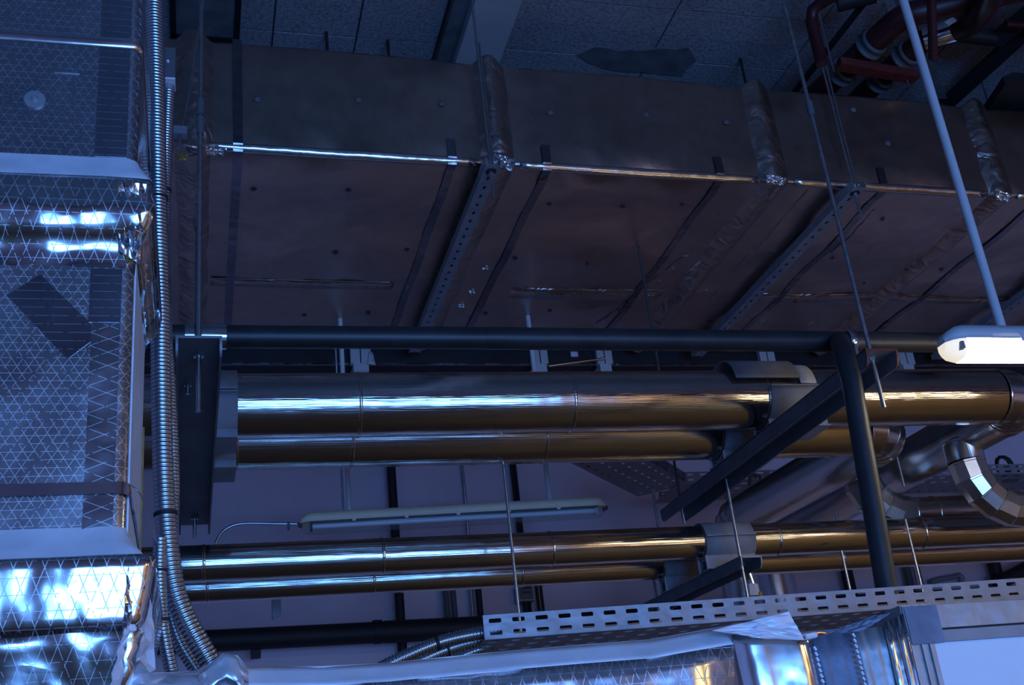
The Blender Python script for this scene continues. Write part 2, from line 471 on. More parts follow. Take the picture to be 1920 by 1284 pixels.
# ------------------------------------------------------------------ lower front duct
bd = thing('front_duct', 'foil wrapped horizontal duct along the bottom edge, ribbed scrim', 'duct', (.6, 2.2, 1.5))
BY = 2.02
tp = [(255, 1290), (285, 1262), (330, 1262), (370, 1258), (392, 1246), (418, 1226), (445, 1230), (462, 1252), (520, 1251), (600, 1250), (730, 1244), (840, 1232), (960, 1221), (1100, 1209), (1220, 1200), (1330, 1180), (1420, 1164), (1470, 1152)]
def strip(name, pts, d0, d1, mat, dy0=0, dy1=0, n=3, jit=0, seed=1):
    rng = random.Random(seed); rows = []
    for i in range(n + 1):
        t = i / n
        rows.append([at(x, y + d0 + (d1 - d0) * t, Y=BY + dy0 + (dy1 - dy0) * t) + V(0, rng.uniform(-jit, jit), rng.uniform(-jit, jit) * .5) for x, y in pts])
    return obj(name, B().grid(rows, True), mat, bd, solid=.002, recalc=False)
strip('edge_tape', tp, 0, 36, 'foil_smooth', .03, -.002, 4, .002)
strip('face_section', tp[:-3] + [(1300, 1186), (1376, 1174)], 34, 160, 'foil_face', -.002, -.01, 4, .0015)
strip('hump_fold', [(372, 1262), (392, 1246), (410, 1232), (425, 1224), (442, 1228), (452, 1246), (466, 1256)], 0, 46, 'foil_light', .0, -.02, 4, .006, 4)
strip('corner_sheet', [(205, 1290), (235, 1262), (262, 1240), (280, 1262), (330, 1266), (372, 1262), (400, 1262)], 0, 60, 'foil_light', -.005, -.03, 4, .006, 5)
# top face of the duct and the cover over its end
a = at(285, 1262, Y=BY + .03); b_ = at(1470, 1152, Y=BY + .03)
tf = [at(x, y, Y=BY + .03) for x, y in tp]
obj('top_face', B().grid([tf, [p + V(0, .35, -.004) for p in tf]], True), 'foil_smooth', bd, solid=.003, recalc=False)
# end section with the bright rounded corner, and flapping cover
rows = []
rng = random.Random(3)
for y in (1190, 1210, 1230, 1255, 1284, 1340):
    s = .235 * (y - 1190)
    row = []
    for k, x in enumerate((1372, 1430, 1450, 1460, 1470, 1480, 1490, 1500, 1508, 1521)):
        bul = (-.004, -.004, -.006, -.0085, -.011, -.0135, -.0155, -.0165, -.012, .004)[k]
        row.append(at(x + s, y, Y=BY + bul + rng.uniform(-.0006, .0006)))
    rows.append(row)
obj('end_section', B().grid(rows, True), 'foil_end', bd, solid=.002, recalc=False)
crumple_sheet('loose_cover', [at(1335, 1182, Y=BY - .03), at(1478, 1147, Y=BY - .03), at(1508, 1200, Y=BY - .03), at(1425, 1196, Y=BY - .04)], 'foil_smooth', bd, 8, .004, 12)
# ------------------------------------------------------------------ flexible connector
fc = thing('flexible_connector', 'grey canvas duct collar with two zigzag stitched seams', 'connector', (1.15, 2.1, 1.5))
def fcs(name, x0, x1, yt0, yt1, mat, dy=0, n=8, amp=0, solid=.002):
    rows = []
    for yy in range(5):
        row = []
        for k in range(n + 1):
            t = k / n; y = (yt0 + (yt1 - yt0) * t) + yy * 45
            s = .235 * (yy * 45)
            row.append(at(x0 + (x1 - x0) * t + s, y, Y=BY + dy + amp * math.sin(k * 2.4 + yy * .7)))
        rows.append(row)
    return obj(name, B().grid(rows, True), mat, fc, solid=solid, recalc=False)
fcs('canvas', 1522, 1602, 1197, 1178, 'canvas', .012, 8, .004)
fcs('canvas_hem', 1598, 1662, 1183, 1172, 'galv', .006, 8, .004)
fcs('collar_fold', 1655, 1674, 1168, 1160, 'foil_edge', -.004, 4, .004)
fcs('collar_fold', 1674, 1692, 1160, 1150, 'band', -.01, 4, .005)
crumple_sheet('canvas_flap', [at(1535, 1192, Y=BY + .02), at(1640, 1154, Y=BY + .02), at(1668, 1150, Y=BY + .0), at(1620, 1182, Y=BY + .0)], 'canvas', fc, 7, .004, 15)
def zig(x0, y0, n):
    b = B()
    for i in range(n):
        y = y0 + i * 10.2; x = x0 + .235 * (y - y0)
        a = at(x, y, Y=BY - .004); c = at(x + 4.5, y + 6.8, Y=BY - .004)
        b.tube([a, c], .0028, 6)
        c2 = at(x + 6, y + 9.5, Y=BY - .0005)
    return b
for i in range(2):
    x0, y0 = ((1526, 1212), (1598, 1187))[i]
    sm = obj('stitched_seam', zig(x0, y0, 14), 'stitch', fc); sm['kind'] = 'stuff'
obj('bonding_wire', B().tube(smoothpath([at(1506, 1196, Y=BY - .03), at(1520, 1192, Y=BY), at(1535, 1188, Y=BY + .03), at(1552, 1190, Y=BY + .05)], .01), .004, 8), 'copper', fc)
obj('cable_lug', B().tube([at(1508, 1194, Y=BY - .03), at(1528, 1190, Y=BY - .01)], .006, 10), 'stitch', fc)
# ------------------------------------------------------------------ air handling unit at lower right
ah = thing('air_handling_unit', 'white panelled unit in a grey metal frame at lower right', 'machine', (2.2, 2.6, .9))
AY = 2.03
tl = at(1683, 1150, Y=AY); z_top = tl.z + .012; x_l = tl.x - .0
AX1 = 3.4
zfr = [z_top - .067, z_top]   # rail
obj('top_rail', B().box((x_l + .03, AY, z_top - .045), (AX1, AY + .04, z_top)), 'galv', ah)
obj('lower_rail', B().box((x_l + .03, AY - .004, z_top - .072), (AX1, AY + .03, z_top - .05)), 'strut', ah)
obj('corner_post', B().box((x_l + .004, AY - .006, .9), (x_l + .062, AY + .05, z_top + .002)), 'galv', ah)
for dx in (.006, .03, .048): obj('post_rib', B().box((x_l + dx, AY - .011, .9), (x_l + dx + .003, AY - .005, z_top)), 'galv', ah)
obj('corner_cap', B().box((x_l + .008, AY - .0135, z_top - .075), (x_l + .082, AY - .006, z_top - .002)), 'canvas', ah)
obj('panel', B().box((x_l + .07, AY + .01, .95), (AX1, AY + .05, z_top - .07)), 'panel_white', ah)
obj('roof', B().box((x_l + .01, AY + .03, z_top - .02), (AX1, 2.62, z_top - .005)), 'galv', ah)
# ------------------------------------------------------------------ perforated cable tray
def slot_cells(b, o, ux, uy, nx, ny, cw, ch, sw, sh, off=0):
    o, ux, uy = Vector(o), Vector(ux), Vector(uy)
    for i in range(nx):
        for j in range(ny):
            c = o + ux * (cw * (i + .5)) + uy * (ch * (j + .5))
            k = sh * .42
            inn = [(-sw + k, -sh), (sw - k, -sh), (sw, -sh + k), (sw, sh - k), (sw - k, sh), (-sw + k, sh), (-sw, sh - k), (-sw, -sh + k)]
            W_, H_ = cw / 2, ch / 2
            out = [(-sw + k, -H_), (sw - k, -H_), (W_, -sh + k), (W_, sh - k), (sw - k, H_), (-sw + k, H_), (-W_, sh - k), (-W_, -sh + k)]
            vs = [c + ux * x + uy * y for x, y in out] + [c + ux * x + uy * y for x, y in inn]
            fs = [(q, (q + 1) % 8, 8 + (q + 1) % 8, 8 + q) for q in range(8)]
            cs = [c + ux * x + uy * y for x, y in ((W_, -H_), (W_, H_), (-W_, H_), (-W_, -H_))]
            b.add(vs + cs, fs + [(1, 16, 2), (3, 17, 4), (5, 18, 6), (7, 19, 0)])
    return b
def make_tray(name, label, p0, p1, side, width, h, pitch, parent=None, mat='galv'):
    p0, p1 = Vector(p0), Vector(p1); d = (p1 - p0); L = d.length; d.normalize()
    t = thing(name, label, 'cable tray', p0) if parent is None else parent
    n = int(L / pitch); up = V(0, 0, 1); s = Vector(side)
    obj('side_rail', slot_cells(B(), p0, d, up, n, 2, pitch, h / 2, pitch * .265, h * .09), mat, t, solid=.0016)
    obj('side_rail', slot_cells(B(), p0 + s * width, d, up, n, 2, pitch, h / 2, pitch * .265, h * .09), mat, t, solid=.0016)
    obj('tray_base', slot_cells(B(), p0, d, s, n, 4, pitch, width / 4, pitch * .24, width * .04), 'strut', t, solid=.0016)
    LL = d * (pitch * n)
    obj('rail_lip', B().prism([p0 + up * h, p0 + up * h + s * .012, p0 + up * (h - .002) + s * .012, p0 + up * (h - .002)], (0, 0, 0), LL), mat, t)
    return t
T0 = at(909, 1199, Y=2.7); T1 = at(1905, 1124, Y=2.7)
d_ = (T1 - T0).normalized()
tray = make_tray('cable_tray', 'galvanized slotted cable tray along the bottom, above the foil duct', T0, T0 + d_ * 2.4, (0, 1, 0), .26, .057, .0583)
# ------------------------------------------------------------------ flexible conduits
def flex(name, label, pts, r, pitch=.0075, group=None, ties=()):
    path = smoothpath(pts, pitch / 4)
    rs = [r * (1 + (.045, 0.06, -.01, -.085)[i % 4]) for i in range(len(path))]
    t = thing(name, label, 'conduit', path[-1], group)
    obj('ribbed_sheath', B().tube(path, rs, 14), 'conduit', t)
    for k in ties:
        i = int(k * (len(path) - 1)); q = path[i]; dd = (path[min(i + 4, len(path) - 1)] - path[max(i - 4, 0)]).normalized()
        obj('cable_tie', B().tube([q - dd * .003, q + dd * .003], r * 1.16, 14), 'black', t)
    return t
def fp(y, pts): return [at(px, py, Y=y) for px, py in pts]
G1 = 'ribbed conduits beside the riser duct'
flex('flexible_conduit', 'thick ribbed metal conduit rising full height beside the riser duct', fp(2.58, [(288, -40), (292, 150), (295, 350), (300, 550), (303, 750), (307, 900), (314, 1010), (326, 1100), (346, 1155), (373, 1205), (397, 1246), (410, 1265)]), .0228, .0098, G1, (.37, .8))
flex('flexible_conduit', 'thinner ribbed conduit running down from the small galvanized fitting', fp(2.66, [(316, 172), (312, 260), (306, 420), (310, 620), (320, 800), (323, 930), (314, 1020), (309, 1070), (311, 1110), (320, 1155), (338, 1205), (366, 1250), (378, 1268)]), .0165, .0085, G1, (.2,))
flex('flexible_conduit', 'short ribbed conduit nearest the riser, leftmost at the bottom bend', fp(2.54, [(300, 1010), (299, 1060), (300, 1110), (303, 1160), (310, 1205), (322, 1262)]), .0140, .008, G1, (.25, .62))
G2 = 'ribbed conduits entering the cable tray'
for i, (pts, r, lab) in enumerate((
        ([(690, 1264), (760, 1230), (830, 1202), (905, 1186), (945, 1180)], .0150, 'uppermost ribbed conduit of the bundle entering the left tray end'),
        ([(725, 1268), (790, 1237), (850, 1213), (910, 1197), (948, 1191)], .0165, 'middle ribbed conduit, thickest of the bundle entering the left tray end'),
        ([(790, 1266), (850, 1236), (885, 1222), (918, 1210), (950, 1203)], .0130, 'lowest ribbed conduit of the bundle entering the left tray end'))):
    flex('flexible_conduit', lab, fp((2.74, 2.78, 2.84)[i], pts), r, .0085, G2, (.52,) if i < 2 else ())
# small galvanized fitting above the thin conduit
gf = thing('conduit_box', 'small galvanized conduit fitting with screws behind the thick conduit', 'box', at(316, 160, Y=2.66))
bx0, bx1 = at(303, 148, Y=2.64), at(329, 90, Y=2.64)
obj('body', B().box((bx0.x, 2.64, bx0.z), (bx1.x, 2.69, bx1.z)), 'band', gf)
obj('rim', B().box((bx0.x - .001, 2.632, bx0.z - .004), (bx1.x + .001, 2.69, bx0.z + .001)), 'stitch', gf)
obj('socket', B().tube([at(316, 150, Y=2.665), at(316, 178, Y=2.665)], [.018, .0145], 18), 'galv', gf)
cc = at(315, 115, Y=2.64); obj('screw', B().tube([cc, cc + V(0, -.003, 0)], .0035, 12), 'stitch', gf)
obj_ = obj('flat_cable_strap', B().box(tuple(at(277, 150, Y=2.6)) , tuple(at(284, -30, Y=2.6) + V(0, .004, 0))), 'galv')
tag(obj_, 'flat grey strip fixed upright between riser duct and thick conduit', 'strip')
tw = obj('tie_wire', B().tube(smoothpath([at(238, 905, Y=2.04), at(262, 925, Y=2.03), at(276, 965, Y=2.2), at(296, 1018, Y=2.5), at(320, 1026, Y=2.56)], .01), .0014, 6), 'rod')
tag(tw, 'thin loose tie wire running from the riser band to the conduits', 'wire')

# ------------------------------------------------------------------ big overhead duct
DZ, DH = 4.4, .55
def dy(x): return 4.206 + .0215 * (x + .2)
DD = 1.95
dt = thing('overhead_duct', 'large dull foil wrapped rectangular duct below the ceiling', 'duct', (1.5, 5.2, 4.4))
def dring(x, off=0, drop=0, r=.018):
    y0 = dy(x) - off; y1 = dy(x) + DD + off; z0 = DZ - off; z1 = DZ + DH + off
    ring = []
    for (cy, cz, a0) in ((y0 + r, z0 + r, 180), (y1 - r, z0 + r, 270), (y1 - r, z1 - r, 0), (y0 + r, z1 - r, 90)):
        for k in range(4):
            a = math.radians(a0 + 30 * k)
            ring.append(V(x, cy + r * math.cos(a), cz + r * math.sin(a)))
    out = []
    for i, p in enumerate(ring):
        q = ring[(i + 1) % len(ring)]
        out.append(p)
        L = (q - p).length
        if L > .2:
            m = 14 if L > 1 else 4
            for k in range(1, m): out.append(p.lerp(q, k / m))
    return out
def sagf(u, v, seed):
    return (.011 * math.sin(v * 17 + seed * 1.7 + 1.5 * math.sin(u * 3)) - .012 * math.sin(math.pi * v)) * math.sin(math.pi * min(1, max(0, u))) ** .5 * .8 - .002
def under(x, y):
    xs_ = [-1.3] + joints + [7.0]
    for i, (a, b_) in enumerate(zip(xs_, xs_[1:])):
        if a <= x <= b_:
            u = (x - a) / (b_ - a); v = (y - dy(x)) / DD
            return DZ - pillow(u) + (sagf(u, v, i) if .03 < v < .97 else 0)
    return DZ
def dsection(x0, x1, name, mat, f, jit=.003, step=.07, seed=1):
    rng = random.Random(seed); n = max(2, int((x1 - x0) / step)); rows = []
    for i in range(n + 1):
        x = x0 + (x1 - x0) * i / n
        ring = dring(x, f(i / n)); row = []
        for p in ring:
            q = p + V(0, rng.uniform(-jit, jit), rng.uniform(-jit, jit))
            if abs(p.z - DZ) < .04 and step > .05:
                v = (p.y - dy(x)) / DD; u = i / n
                if .03 < v < .97: q.z += sagf(u, v, seed)
            row.append(q)
        rows.append(row)
    return obj(name, B().grid(rows, True, True), mat, dt)
joints = [-.03, 1.30, 2.69, 4.0, 5.3]
def pillow(t): return .012 * math.sin(math.pi * t) ** .5 - .004
for i, (a, b_) in enumerate(zip([-1.3] + joints, joints + [7.0])):
    dsection(a, b_, 'duct_section', 'foil_duct', pillow, .0035, .09, i)
for i, x in enumerate(joints):
    dsection(x - .085, x + .085, 'flange_wrap', 'foil_duct_wrap', lambda t: -.004 + .042 * min(1, 2.6 * min(t, 1 - t)), .0028, .022, i + 30)
# bright taped corner along the lower front edge
for i, (a, b_) in enumerate(((.03, 1.2), (1.4, 2.6), (2.8, 3.9), (4.1, 5.2))):
    rows = []
    rng = random.Random(i)
    for k in range(25):
        x = a + (b_ - a) * k / 24; y = dy(x); o = pillow((x - joints[i]) / (joints[i + 1] - joints[i])) + .003
        j = rng.uniform(-.002, .002)
        rows.append([V(x, y - o - .001, DZ + .02), V(x, y - o - .003, DZ + .012 + j * .3), V(x, y - o + .002, DZ + .004 - o * .5), V(x, y - o + .009, DZ - o - .001), V(x, y - o + .014, DZ - o - .003 + j * .3), V(x, y + .02, DZ - o - .001)])
    obj('edge_tape', B().grid(rows, True), 'foil_edge', dt, solid=.001, recalc=False)
# tension bands
for i, x in enumerate((.155, 1.085, 1.53, 2.40, 3.3, 4.25)):
    b = B(); w = .020
    n_ = 40
    r0 = [];
    for dx in (-w, w):
        xx = x + dx; y = dy(xx); o = .0125
        ztop = DZ + DH + o if i in (0,) else DZ + .115
        pts = [V(xx, y - o, ztop), V(xx, y - o, DZ + .02), V(xx, y - o + .015, DZ - o)]
        for k in range(1, n_ + 1): pts.append(V(xx, y + DD * k / n_, min(under(x - .045, y + DD * k / n_), under(x + .045, y + DD * k / n_), under(x, y + DD * k / n_)) - .004))
        r0.append(pts)
    obj('tension_band', B().grid(r0, False), 'dark_band', dt, solid=.0012, recalc=False)
# pins, small washers over the insulation
def pin(p, n):
    n = Vector(n); u = n.orthogonal().normalized()
    return B().tube([p, p + n * .004, p + n * .010], [.017, .013, .005], 12)
for px, py in ((482, 185), (672, 186), (828, 193), (1032, 210), (1212, 213), (1362, 228), (1665, 268), (1600, 205)):
    p = at(px, py, Y=4.2)
    p = at(px, py, Y=dy(p.x) - .008); p = at(px, py, Y=dy(p.x) - .008)
    obj('insulation_pin', pin(p, (0, -1, 0)), 'steel_grey', dt)
for px, py in ((475, 352), (652, 352), (628, 468), (762, 465), (1030, 383), (1168, 388), (1280, 383), (965, 481), (1100, 489), (1232, 497), (1030, 577), (1160, 579), (570, 586), (690, 584), (910, 585), (1655, 410), (1560, 480), (1700, 505), (1765, 505), (1835, 560), (1490, 560), (1330, 602), (1620, 530)):
    p = at(px, py, Z=DZ - .009); p.z = under(p.x, p.y)
    obj('insulation_pin', pin(p, (0, 0, -1)), 'dark_band', dt)
# small foil crosses where pins pierce the wrap
for px, py in ((910, 505), (1285, 478), (1260, 504), (1234, 527), (1220, 555), (885, 550), (865, 575), (1450, 468), (1768, 508), (1322, 545), (1618, 535), (1428, 603), (1520, 606), (765, 535)):
    p = at(px, py, Z=DZ - .0125); p.z = under(p.x, p.y) - .0035; s = .016
    obj('foil_cross', B().obox(p, (s, 0, 0), (0, .0025, 0), (0, 0, .0015)).obox(p, (.0025, 0, 0), (0, s * 2.2, 0), (0, 0, .0015)), 'foil_edge', dt)
# long overlapping seams on the underside
for px0, py0, px1, py1, w in ((395, 520, 740, 528, .10), (962, 538, 1250, 541, .12), (1420, 545, 1900, 560, .1)):
    a, b_ = at(px0, py0, Z=DZ - .011), at(px1, py1, Z=DZ - .011)
    n_ = 24
    rw = [[V(a.x + (b_.x - a.x) * k / n_, a.y + w * q, under(a.x + (b_.x - a.x) * k / n_, a.y + w * q) - .003) for q in (0, .5, 1)] for k in range(n_ + 1)]
    obj('seam_tape', B().grid(rw, True), 'foil_duct_wrap', dt, solid=.001, recalc=False)
for (x0, y0), (x1, y1), w, mt in (((1466, 346), (1290, 520), .012, 'foil_edge'), ((1518, 362), (1330, 570), .010, 'foil_duct_wrap'), ((1866, 388), (1775, 462), .022, 'foil_edge'), ((1300, 470), (1120, 610), .008, 'dark_band'), ((1775, 462), (1600, 600), .014, 'foil_duct_wrap'), ((1640, 400), (1560, 475), .008, 'dark_band'), ((940, 325), (905, 400), .016, 'foil_smooth'), ((905, 400), (790, 610), .016, 'foil_duct_wrap')):
    a, b_ = at(x0, y0, Z=DZ - .03), at(x1, y1, Z=DZ - .03)
    b_ = V(b_.x, b_.y, a.z)
    n_ = 18; rng = random.Random(int(x0)); pa = [a.lerp(b_, k / n_) + V(rng.uniform(-.006, .006), 0, 0) for k in range(n_ + 1)]
    for q_ in pa: q_.z = under(q_.x, q_.y) + w * .35
    obj('wrap_crease', B().tube(pa, [w * rng.uniform(.7, 1.1) for _ in pa], 8, smooth=False), mt, dt)
# ------------------------------------------------------------------ trapeze struts under the overhead duct
def rod_mesh(x, y, z0, z1, r, n=10): return B().tube([V(x, y, z0), V(x, y, z1)], r, n)
def hexnut(x, y, z, r=.014, h=.012): return B().tube([V(x, y, z - h / 2), V(x, y, z + h / 2)], r, 6, smooth=False)
GS = 'slotted struts under the overhead duct'
for i, (xa, lab) in enumerate(((1.238, 'slotted grey strut under the overhead duct, nearest the middle of the photo'), (3.07, 'slotted grey strut under the overhead duct behind the long hanger rods'), (4.86, 'slotted grey strut under the overhead duct above the lit lamp'))):
    y0 = dy(xa) - .125; z1 = DZ - .045
    t = thing('trapeze_strut', lab, 'strut', (xa, y0 + 1, z1 - .041), GS)
    L = DD + .1; dx = .0
    hw = .033
    ux = V(0, 1, 0)
    b = slot_cells(B(), V(xa + hw, y0, z1 - .041), (0, 1, 0), (-1, 0, 0), int(L / .075), 1, .075, hw * 2, .014, .0065)
    obj('slotted_face', b, 'strut', t, solid=.002)
    for s in (-1, 1): obj('side_flange', B().box((xa + s * hw - .0012, y0, z1 - .041), (xa + s * hw + .0012, y0 + L, z1)), 'strut', t)
    yr = y0 + .05
    obj('threaded_rod', rod_mesh(xa, yr, z1 - .17, ZC, .0065), 'rod', t)
    obj('threaded_rod', rod_mesh(xa, y0 + L - .05, z1 - .045, z1 + .02, .0065), 'rod', t)
    obj('washer', B().tube([V(xa, yr, z1 - .046), V(xa, yr, z1 - .042)], .024, 18), 'black', t)
    obj('nut', hexnut(xa, yr, z1 - .052), 'rod', t)
    if i == 1:
        obj('threaded_rod', rod_mesh(xa + .035, yr + .02, z1 - .03, ZC, .0055), 'rod', t)
    if i == 0:
        obj('threaded_rod', rod_mesh(xa + .018, yr + .02, z1 - .02, DZ + DH + .08, .005), 'foil_edge' and 'rod', t)
for i, q in enumerate((((385, 274), (425, 279), (418, 292), (388, 290)), ((925, 282), (968, 300), (960, 322), (925, 306)), ((1436, 326), (1476, 334), (1468, 348), (1438, 344)), ((1866, 354), (1900, 366), (1892, 378), (1868, 374)))):
    yy = dy(at(*q[0], Y=4.2).x) - .045
    crumple_sheet('corner_crinkle', [at(*q[0], Y=yy), at(*q[1], Y=yy), at(*q[2], Y=yy + .01), at(*q[3], Y=yy + .01)], 'foil_crumple', dt, 7, .008, 40 + i)
# inclined stay at the far left end
st = thing('duct_stay', 'thin slanting steel stay at the left end of the overhead duct', 'stay', at(333, 275, Y=3.95))
obj('wire_rod', B().tube([at(333, 278, Y=3.95), at(352, 190, Y=3.95), at(385, -20, Y=3.95)], .0055, 8), 'rod', st)
obj('angle_lug', B().obox(at(336, 248, Y=3.96), (.03, 0, 0), (0, .02, 0), (0, 0, .018)), 'strut', st)
crumple_sheet('torn_foil', [at(330, 285, Y=4.14), at(352, 292, Y=4.12), at(350, 300, Y=4.12), at(336, 302, Y=4.12)], 'amber', dt, 5, .006, 21)

# ------------------------------------------------------------------ pipe trapezes (steel channels on rods)
def channel(name, label, c0, c1, w, h, rods, zt, couplers=(), red=False, group=None, ztop=None):
    c0, c1 = Vector(c0), Vector(c1); d = (c1 - c0).normalized(); s = V(d.y, -d.x, 0); up = V(0, 0, 1)
    t = thing(name, label, 'hanger', c0, group)
    th = .007
    obj('web', B().obox((c0 + c1) / 2 - up * th / 2, d * (c1 - c0).length / 2, s * w / 2, up * th / 2), 'steel_grey', t)
    for q in (-1, 1):
        o = c0 + s * (q * (w / 2 - th / 2)) - s * th / 2; L = (c1 - c0).length; cr = h * .8
        prof = [V(0, 0, 0)]
        for k in range(7):
            a = math.radians(90 * k / 6); prof.append(d * (cr * .55 * (1 - math.cos(a))) - up * (h * .25 + (h - h * .25) * math.sin(a)))
        for k in range(7):
            a = math.radians(90 - 90 * k / 6); prof.append(d * (L - cr * .55 * (1 - math.cos(a))) - up * (h * .25 + (h - h * .25) * math.sin(a)))
        prof.append(d * L)
        obj('flange', B().prism(prof, o, s * th), 'steel_grey', t)
        if red or q:
            edge = [p - d * .0015 for p in prof[:8]]
            mt = 'red_oxide' if red else 'strut'
            obj('cut_edge', B().grid([[o + p - d * .001 for p in edge], [o + p - d * .001 + s * th for p in edge]], False), mt, t, solid=.002, recalc=False)
    mt = 'red_oxide' if red else 'strut'
    obj('cut_edge', B().obox(c0 - d * .001 - up * th / 2, d * .001, s * w / 2, up * (th / 2 + .0005)), mt, t)
    for (y, z0, z1) in rods:
        f = (y - c0.y) / (c1.y - c0.y); p = c0.lerp(c1, f)
        obj('threaded_rod', rod_mesh(p.x, y, z0, 2.99 if 4.2 < z1 < 4.5 else z1, .0078), 'rod', t)
        if 4.2 < z1 < 4.5: obj('threaded_rod', rod_mesh(p.x, y, 2.99, 4.385, .006), 'rod_shaded', t)
        obj('nut', hexnut(p.x, y, c0.z - th - .008, .017, .014), 'rod', t)
        obj('nut', hexnut(p.x, y, c0.z + .008, .017, .014), 'rod', t)
        for cz in couplers:
            if y == rods[0][0]: obj('rod_coupler', rod_mesh(p.x, y, cz - .03, cz + .03, .0135, 6), 'steel_grey', t)
    b = B()
    pb = c0.lerp(c1, .17) - s * .03
    obj('bolt', hexnut(pb.x, pb.y, c0.z - th - .006, .013, .012).tube([pb - up * .02, pb - up * .045], .007, 10), 'rod', t)
    return t
chl = channel('pipe_trapeze', 'dark steel channel on a rod at the left ends of the twin pipes', (.001, 3.06, 3.0), (-.012, 5.0, 3.0), .127, .055, ((3.16, 2.81, ZC), (4.86, 2.9, 4.3)), 3.0, (3.85, 3.78))
chr_ = channel('pipe_trapeze', 'dark steel channel with red cut edge crossing diagonally under the twin pipes', (2.224, 3.12, 3.0), (2.222, 5.05, 3.0), .122, .062, ((3.18, 2.81, ZC), (4.93, 2.9, 4.3)), 3.0, (4.02,), True)
chw = channel('pipe_trapeze', 'short dark steel channel under the lower pipe pair, below the diagonal channel', (2.27, 4.42, 2.615), (2.17, 5.36, 2.615), .105, .05, ((4.5, 2.44, 2.98), (5.3, 2.5, 2.78)), 2.6)

# ------------------------------------------------------------------ insulated pipes
def jacket(b, a, c, R, n=48, bead=True):
    a, c = Vector(a), Vector(c); d = (c - a).normalized()
    b.tube([a, c - d * .0005], R, n, cap=True)
    return b
def bead(o, a, c, R, mat, n=48):
    a, c = Vector(a), Vector(c); d = (c - a).normalized()
    return obj('seam_bead', B().tube([a - d * .001, a + d * .002, a + d * .008, a + d * .011], [R + .0005, R + .0032, R + .0032, R + .0005], n, cap=False), mat, o)
def pipe(name, label, xs, yz, R, group=None, mat='jacket'):
    t = thing(name, label, 'pipe', (xs[0], yz(xs[0])[0], yz(xs[0])[1] - R), group)
    for a, c in zip(xs, xs[1:]):
        o = obj('jacket_section', jacket(B(), V(a, *yz(a)), V(c, *yz(c)), R), mat, t)
        bead(o, V(a, *yz(a)), V(c, *yz(c)), R, mat)
    return t
def elbow(t, p0, corner, p1, r, R, n=5, mat='jacket_n', ngon=24):
    if ngon < 16: mat = 'jacket_b'
    pts = arc(p0, corner, p1, r, n)
    for i in range(n):
        a, c = pts[i], pts[i + 1]
        # mitre planes: bisecting directions
        t0 = ((pts[i] - pts[i - 1]).normalized() if i else (Vector(corner) - Vector(p0)).normalized()) + (c - a).normalized()
        t1 = ((pts[i + 2] - pts[i + 1]).normalized() if i < n - 1 else (Vector(p1) - Vector(corner)).normalized()) + (c - a).normalized()
        d = (c - a).normalized(); u = d.orthogonal().normalized(); w = d.cross(u)
        def ring(q, tt, R_):
            tt = tt.normalized(); o = []
            for k in range(ngon):
                e = u * math.cos(2 * math.pi * k / ngon) * R_ + w * math.sin(2 * math.pi * k / ngon) * R_
                o.append(q + e - d * (e.dot(tt) / d.dot(tt)))
            return o
        L = (c - a).length; e = min(.012, L * .3)
        flat = ngon < 16
        o = obj('elbow_gore', B().grid([ring(a, t0, R), ring(c, t1, R)], not flat, True), mat, t)
        obj('seam_bead', B().grid([ring(a, t0, R), ring(a + d * e * .15, t0, R + .003), ring(a + d * e * .8, t0, R + .003), ring(a + d * e, t0, R)], not flat, True), mat, o)
    return pts
def straight(t, a, c, R, mat, name='jacket_section', n=40):
    o = obj(name, jacket(B(), a, c, R, n), mat, t); bead(o, a, c, R, mat, n); return o
yz1 = lambda x: (4.005 - .0165 * x, 3.15)
yz2 = lambda x: (4.342, 3.15)
Z34 = 2.75
yz3 = lambda x: (4.70, Z34)
yz4 = lambda x: (5.12, Z34)
R1, R2, R3, R4 = .120, .1235, .0735, .068
GP = 'foil jacketed pipe runs'
p1 = pipe('insulated_pipe', 'front upper foil jacketed pipe, tallest of the twin pair on channels', [-.55, .108, .567, 1.383, 2.195, 3.30], yz1, R1, GP)
xd1 = 3.47; xd2 = 3.05
e1 = elbow(p1, V(3.0, yz1(3.3)[0], 3.15), V(xd1 + .02, yz1(3.3)[0], 3.15), V(xd1 + .02, 4.8, 3.15), .19, R1)
straight(p1, e1[-1], V(3.46, 5.0, 3.15), .113, 'jacket_y')
straight(p1, V(3.46, 5.0, 3.15), V(3.44, 6.2, 3.15), .110, 'jacket_y')
dl = at(1470, 1170, Y=6.45)
e1b = elbow(p1, V(3.44, 6.2, 3.15), V(3.43, 6.45, 3.12), dl, .16, .115)
straight(p1, e1b[-1], dl, .125, 'jacket_z')
p2 = pipe('insulated_pipe', 'rear upper foil jacketed pipe, lower in view just behind the front one', [-.55, .138, .579, 1.37, 2.17, 2.86], yz2, R2, GP)
e2 = elbow(p2, V(2.5, 4.342, 3.15), V(xd2 + .005, 4.342, 3.15), V(xd2, 5.2, 3.15), .19, R2)
e2b_ = arc(V(2.98, 5.42, 3.15), V(2.935, 5.90, 3.15), V(2.935, 5.90, 2.0), .17, 5)
straight(p2, e2[-1], e2b_[0], .118, 'jacket_y')
e2b = elbow(p2, e2[-1], V(2.935, 5.90, 3.15), V(2.935, 5.90, 2.0), .17, .118)
straight(p2, e2b[-1], V(2.935, 5.90, 1.9), .105, 'jacket_z')
p3 = pipe('insulated_pipe', 'front lower foil jacketed pipe under the unlit lamp', [-.7, .021, .735, 1.468, 2.175, 2.541, 3.3, 4.6, 6.2], yz3, R3, GP)
p4 = pipe('insulated_pipe', 'rear lower foil jacketed pipe, lowest shiny pipe in view', [-.7, .037, .755, 1.44, 2.144, 3.1, 4.4, 6.2], yz4, R4, GP)
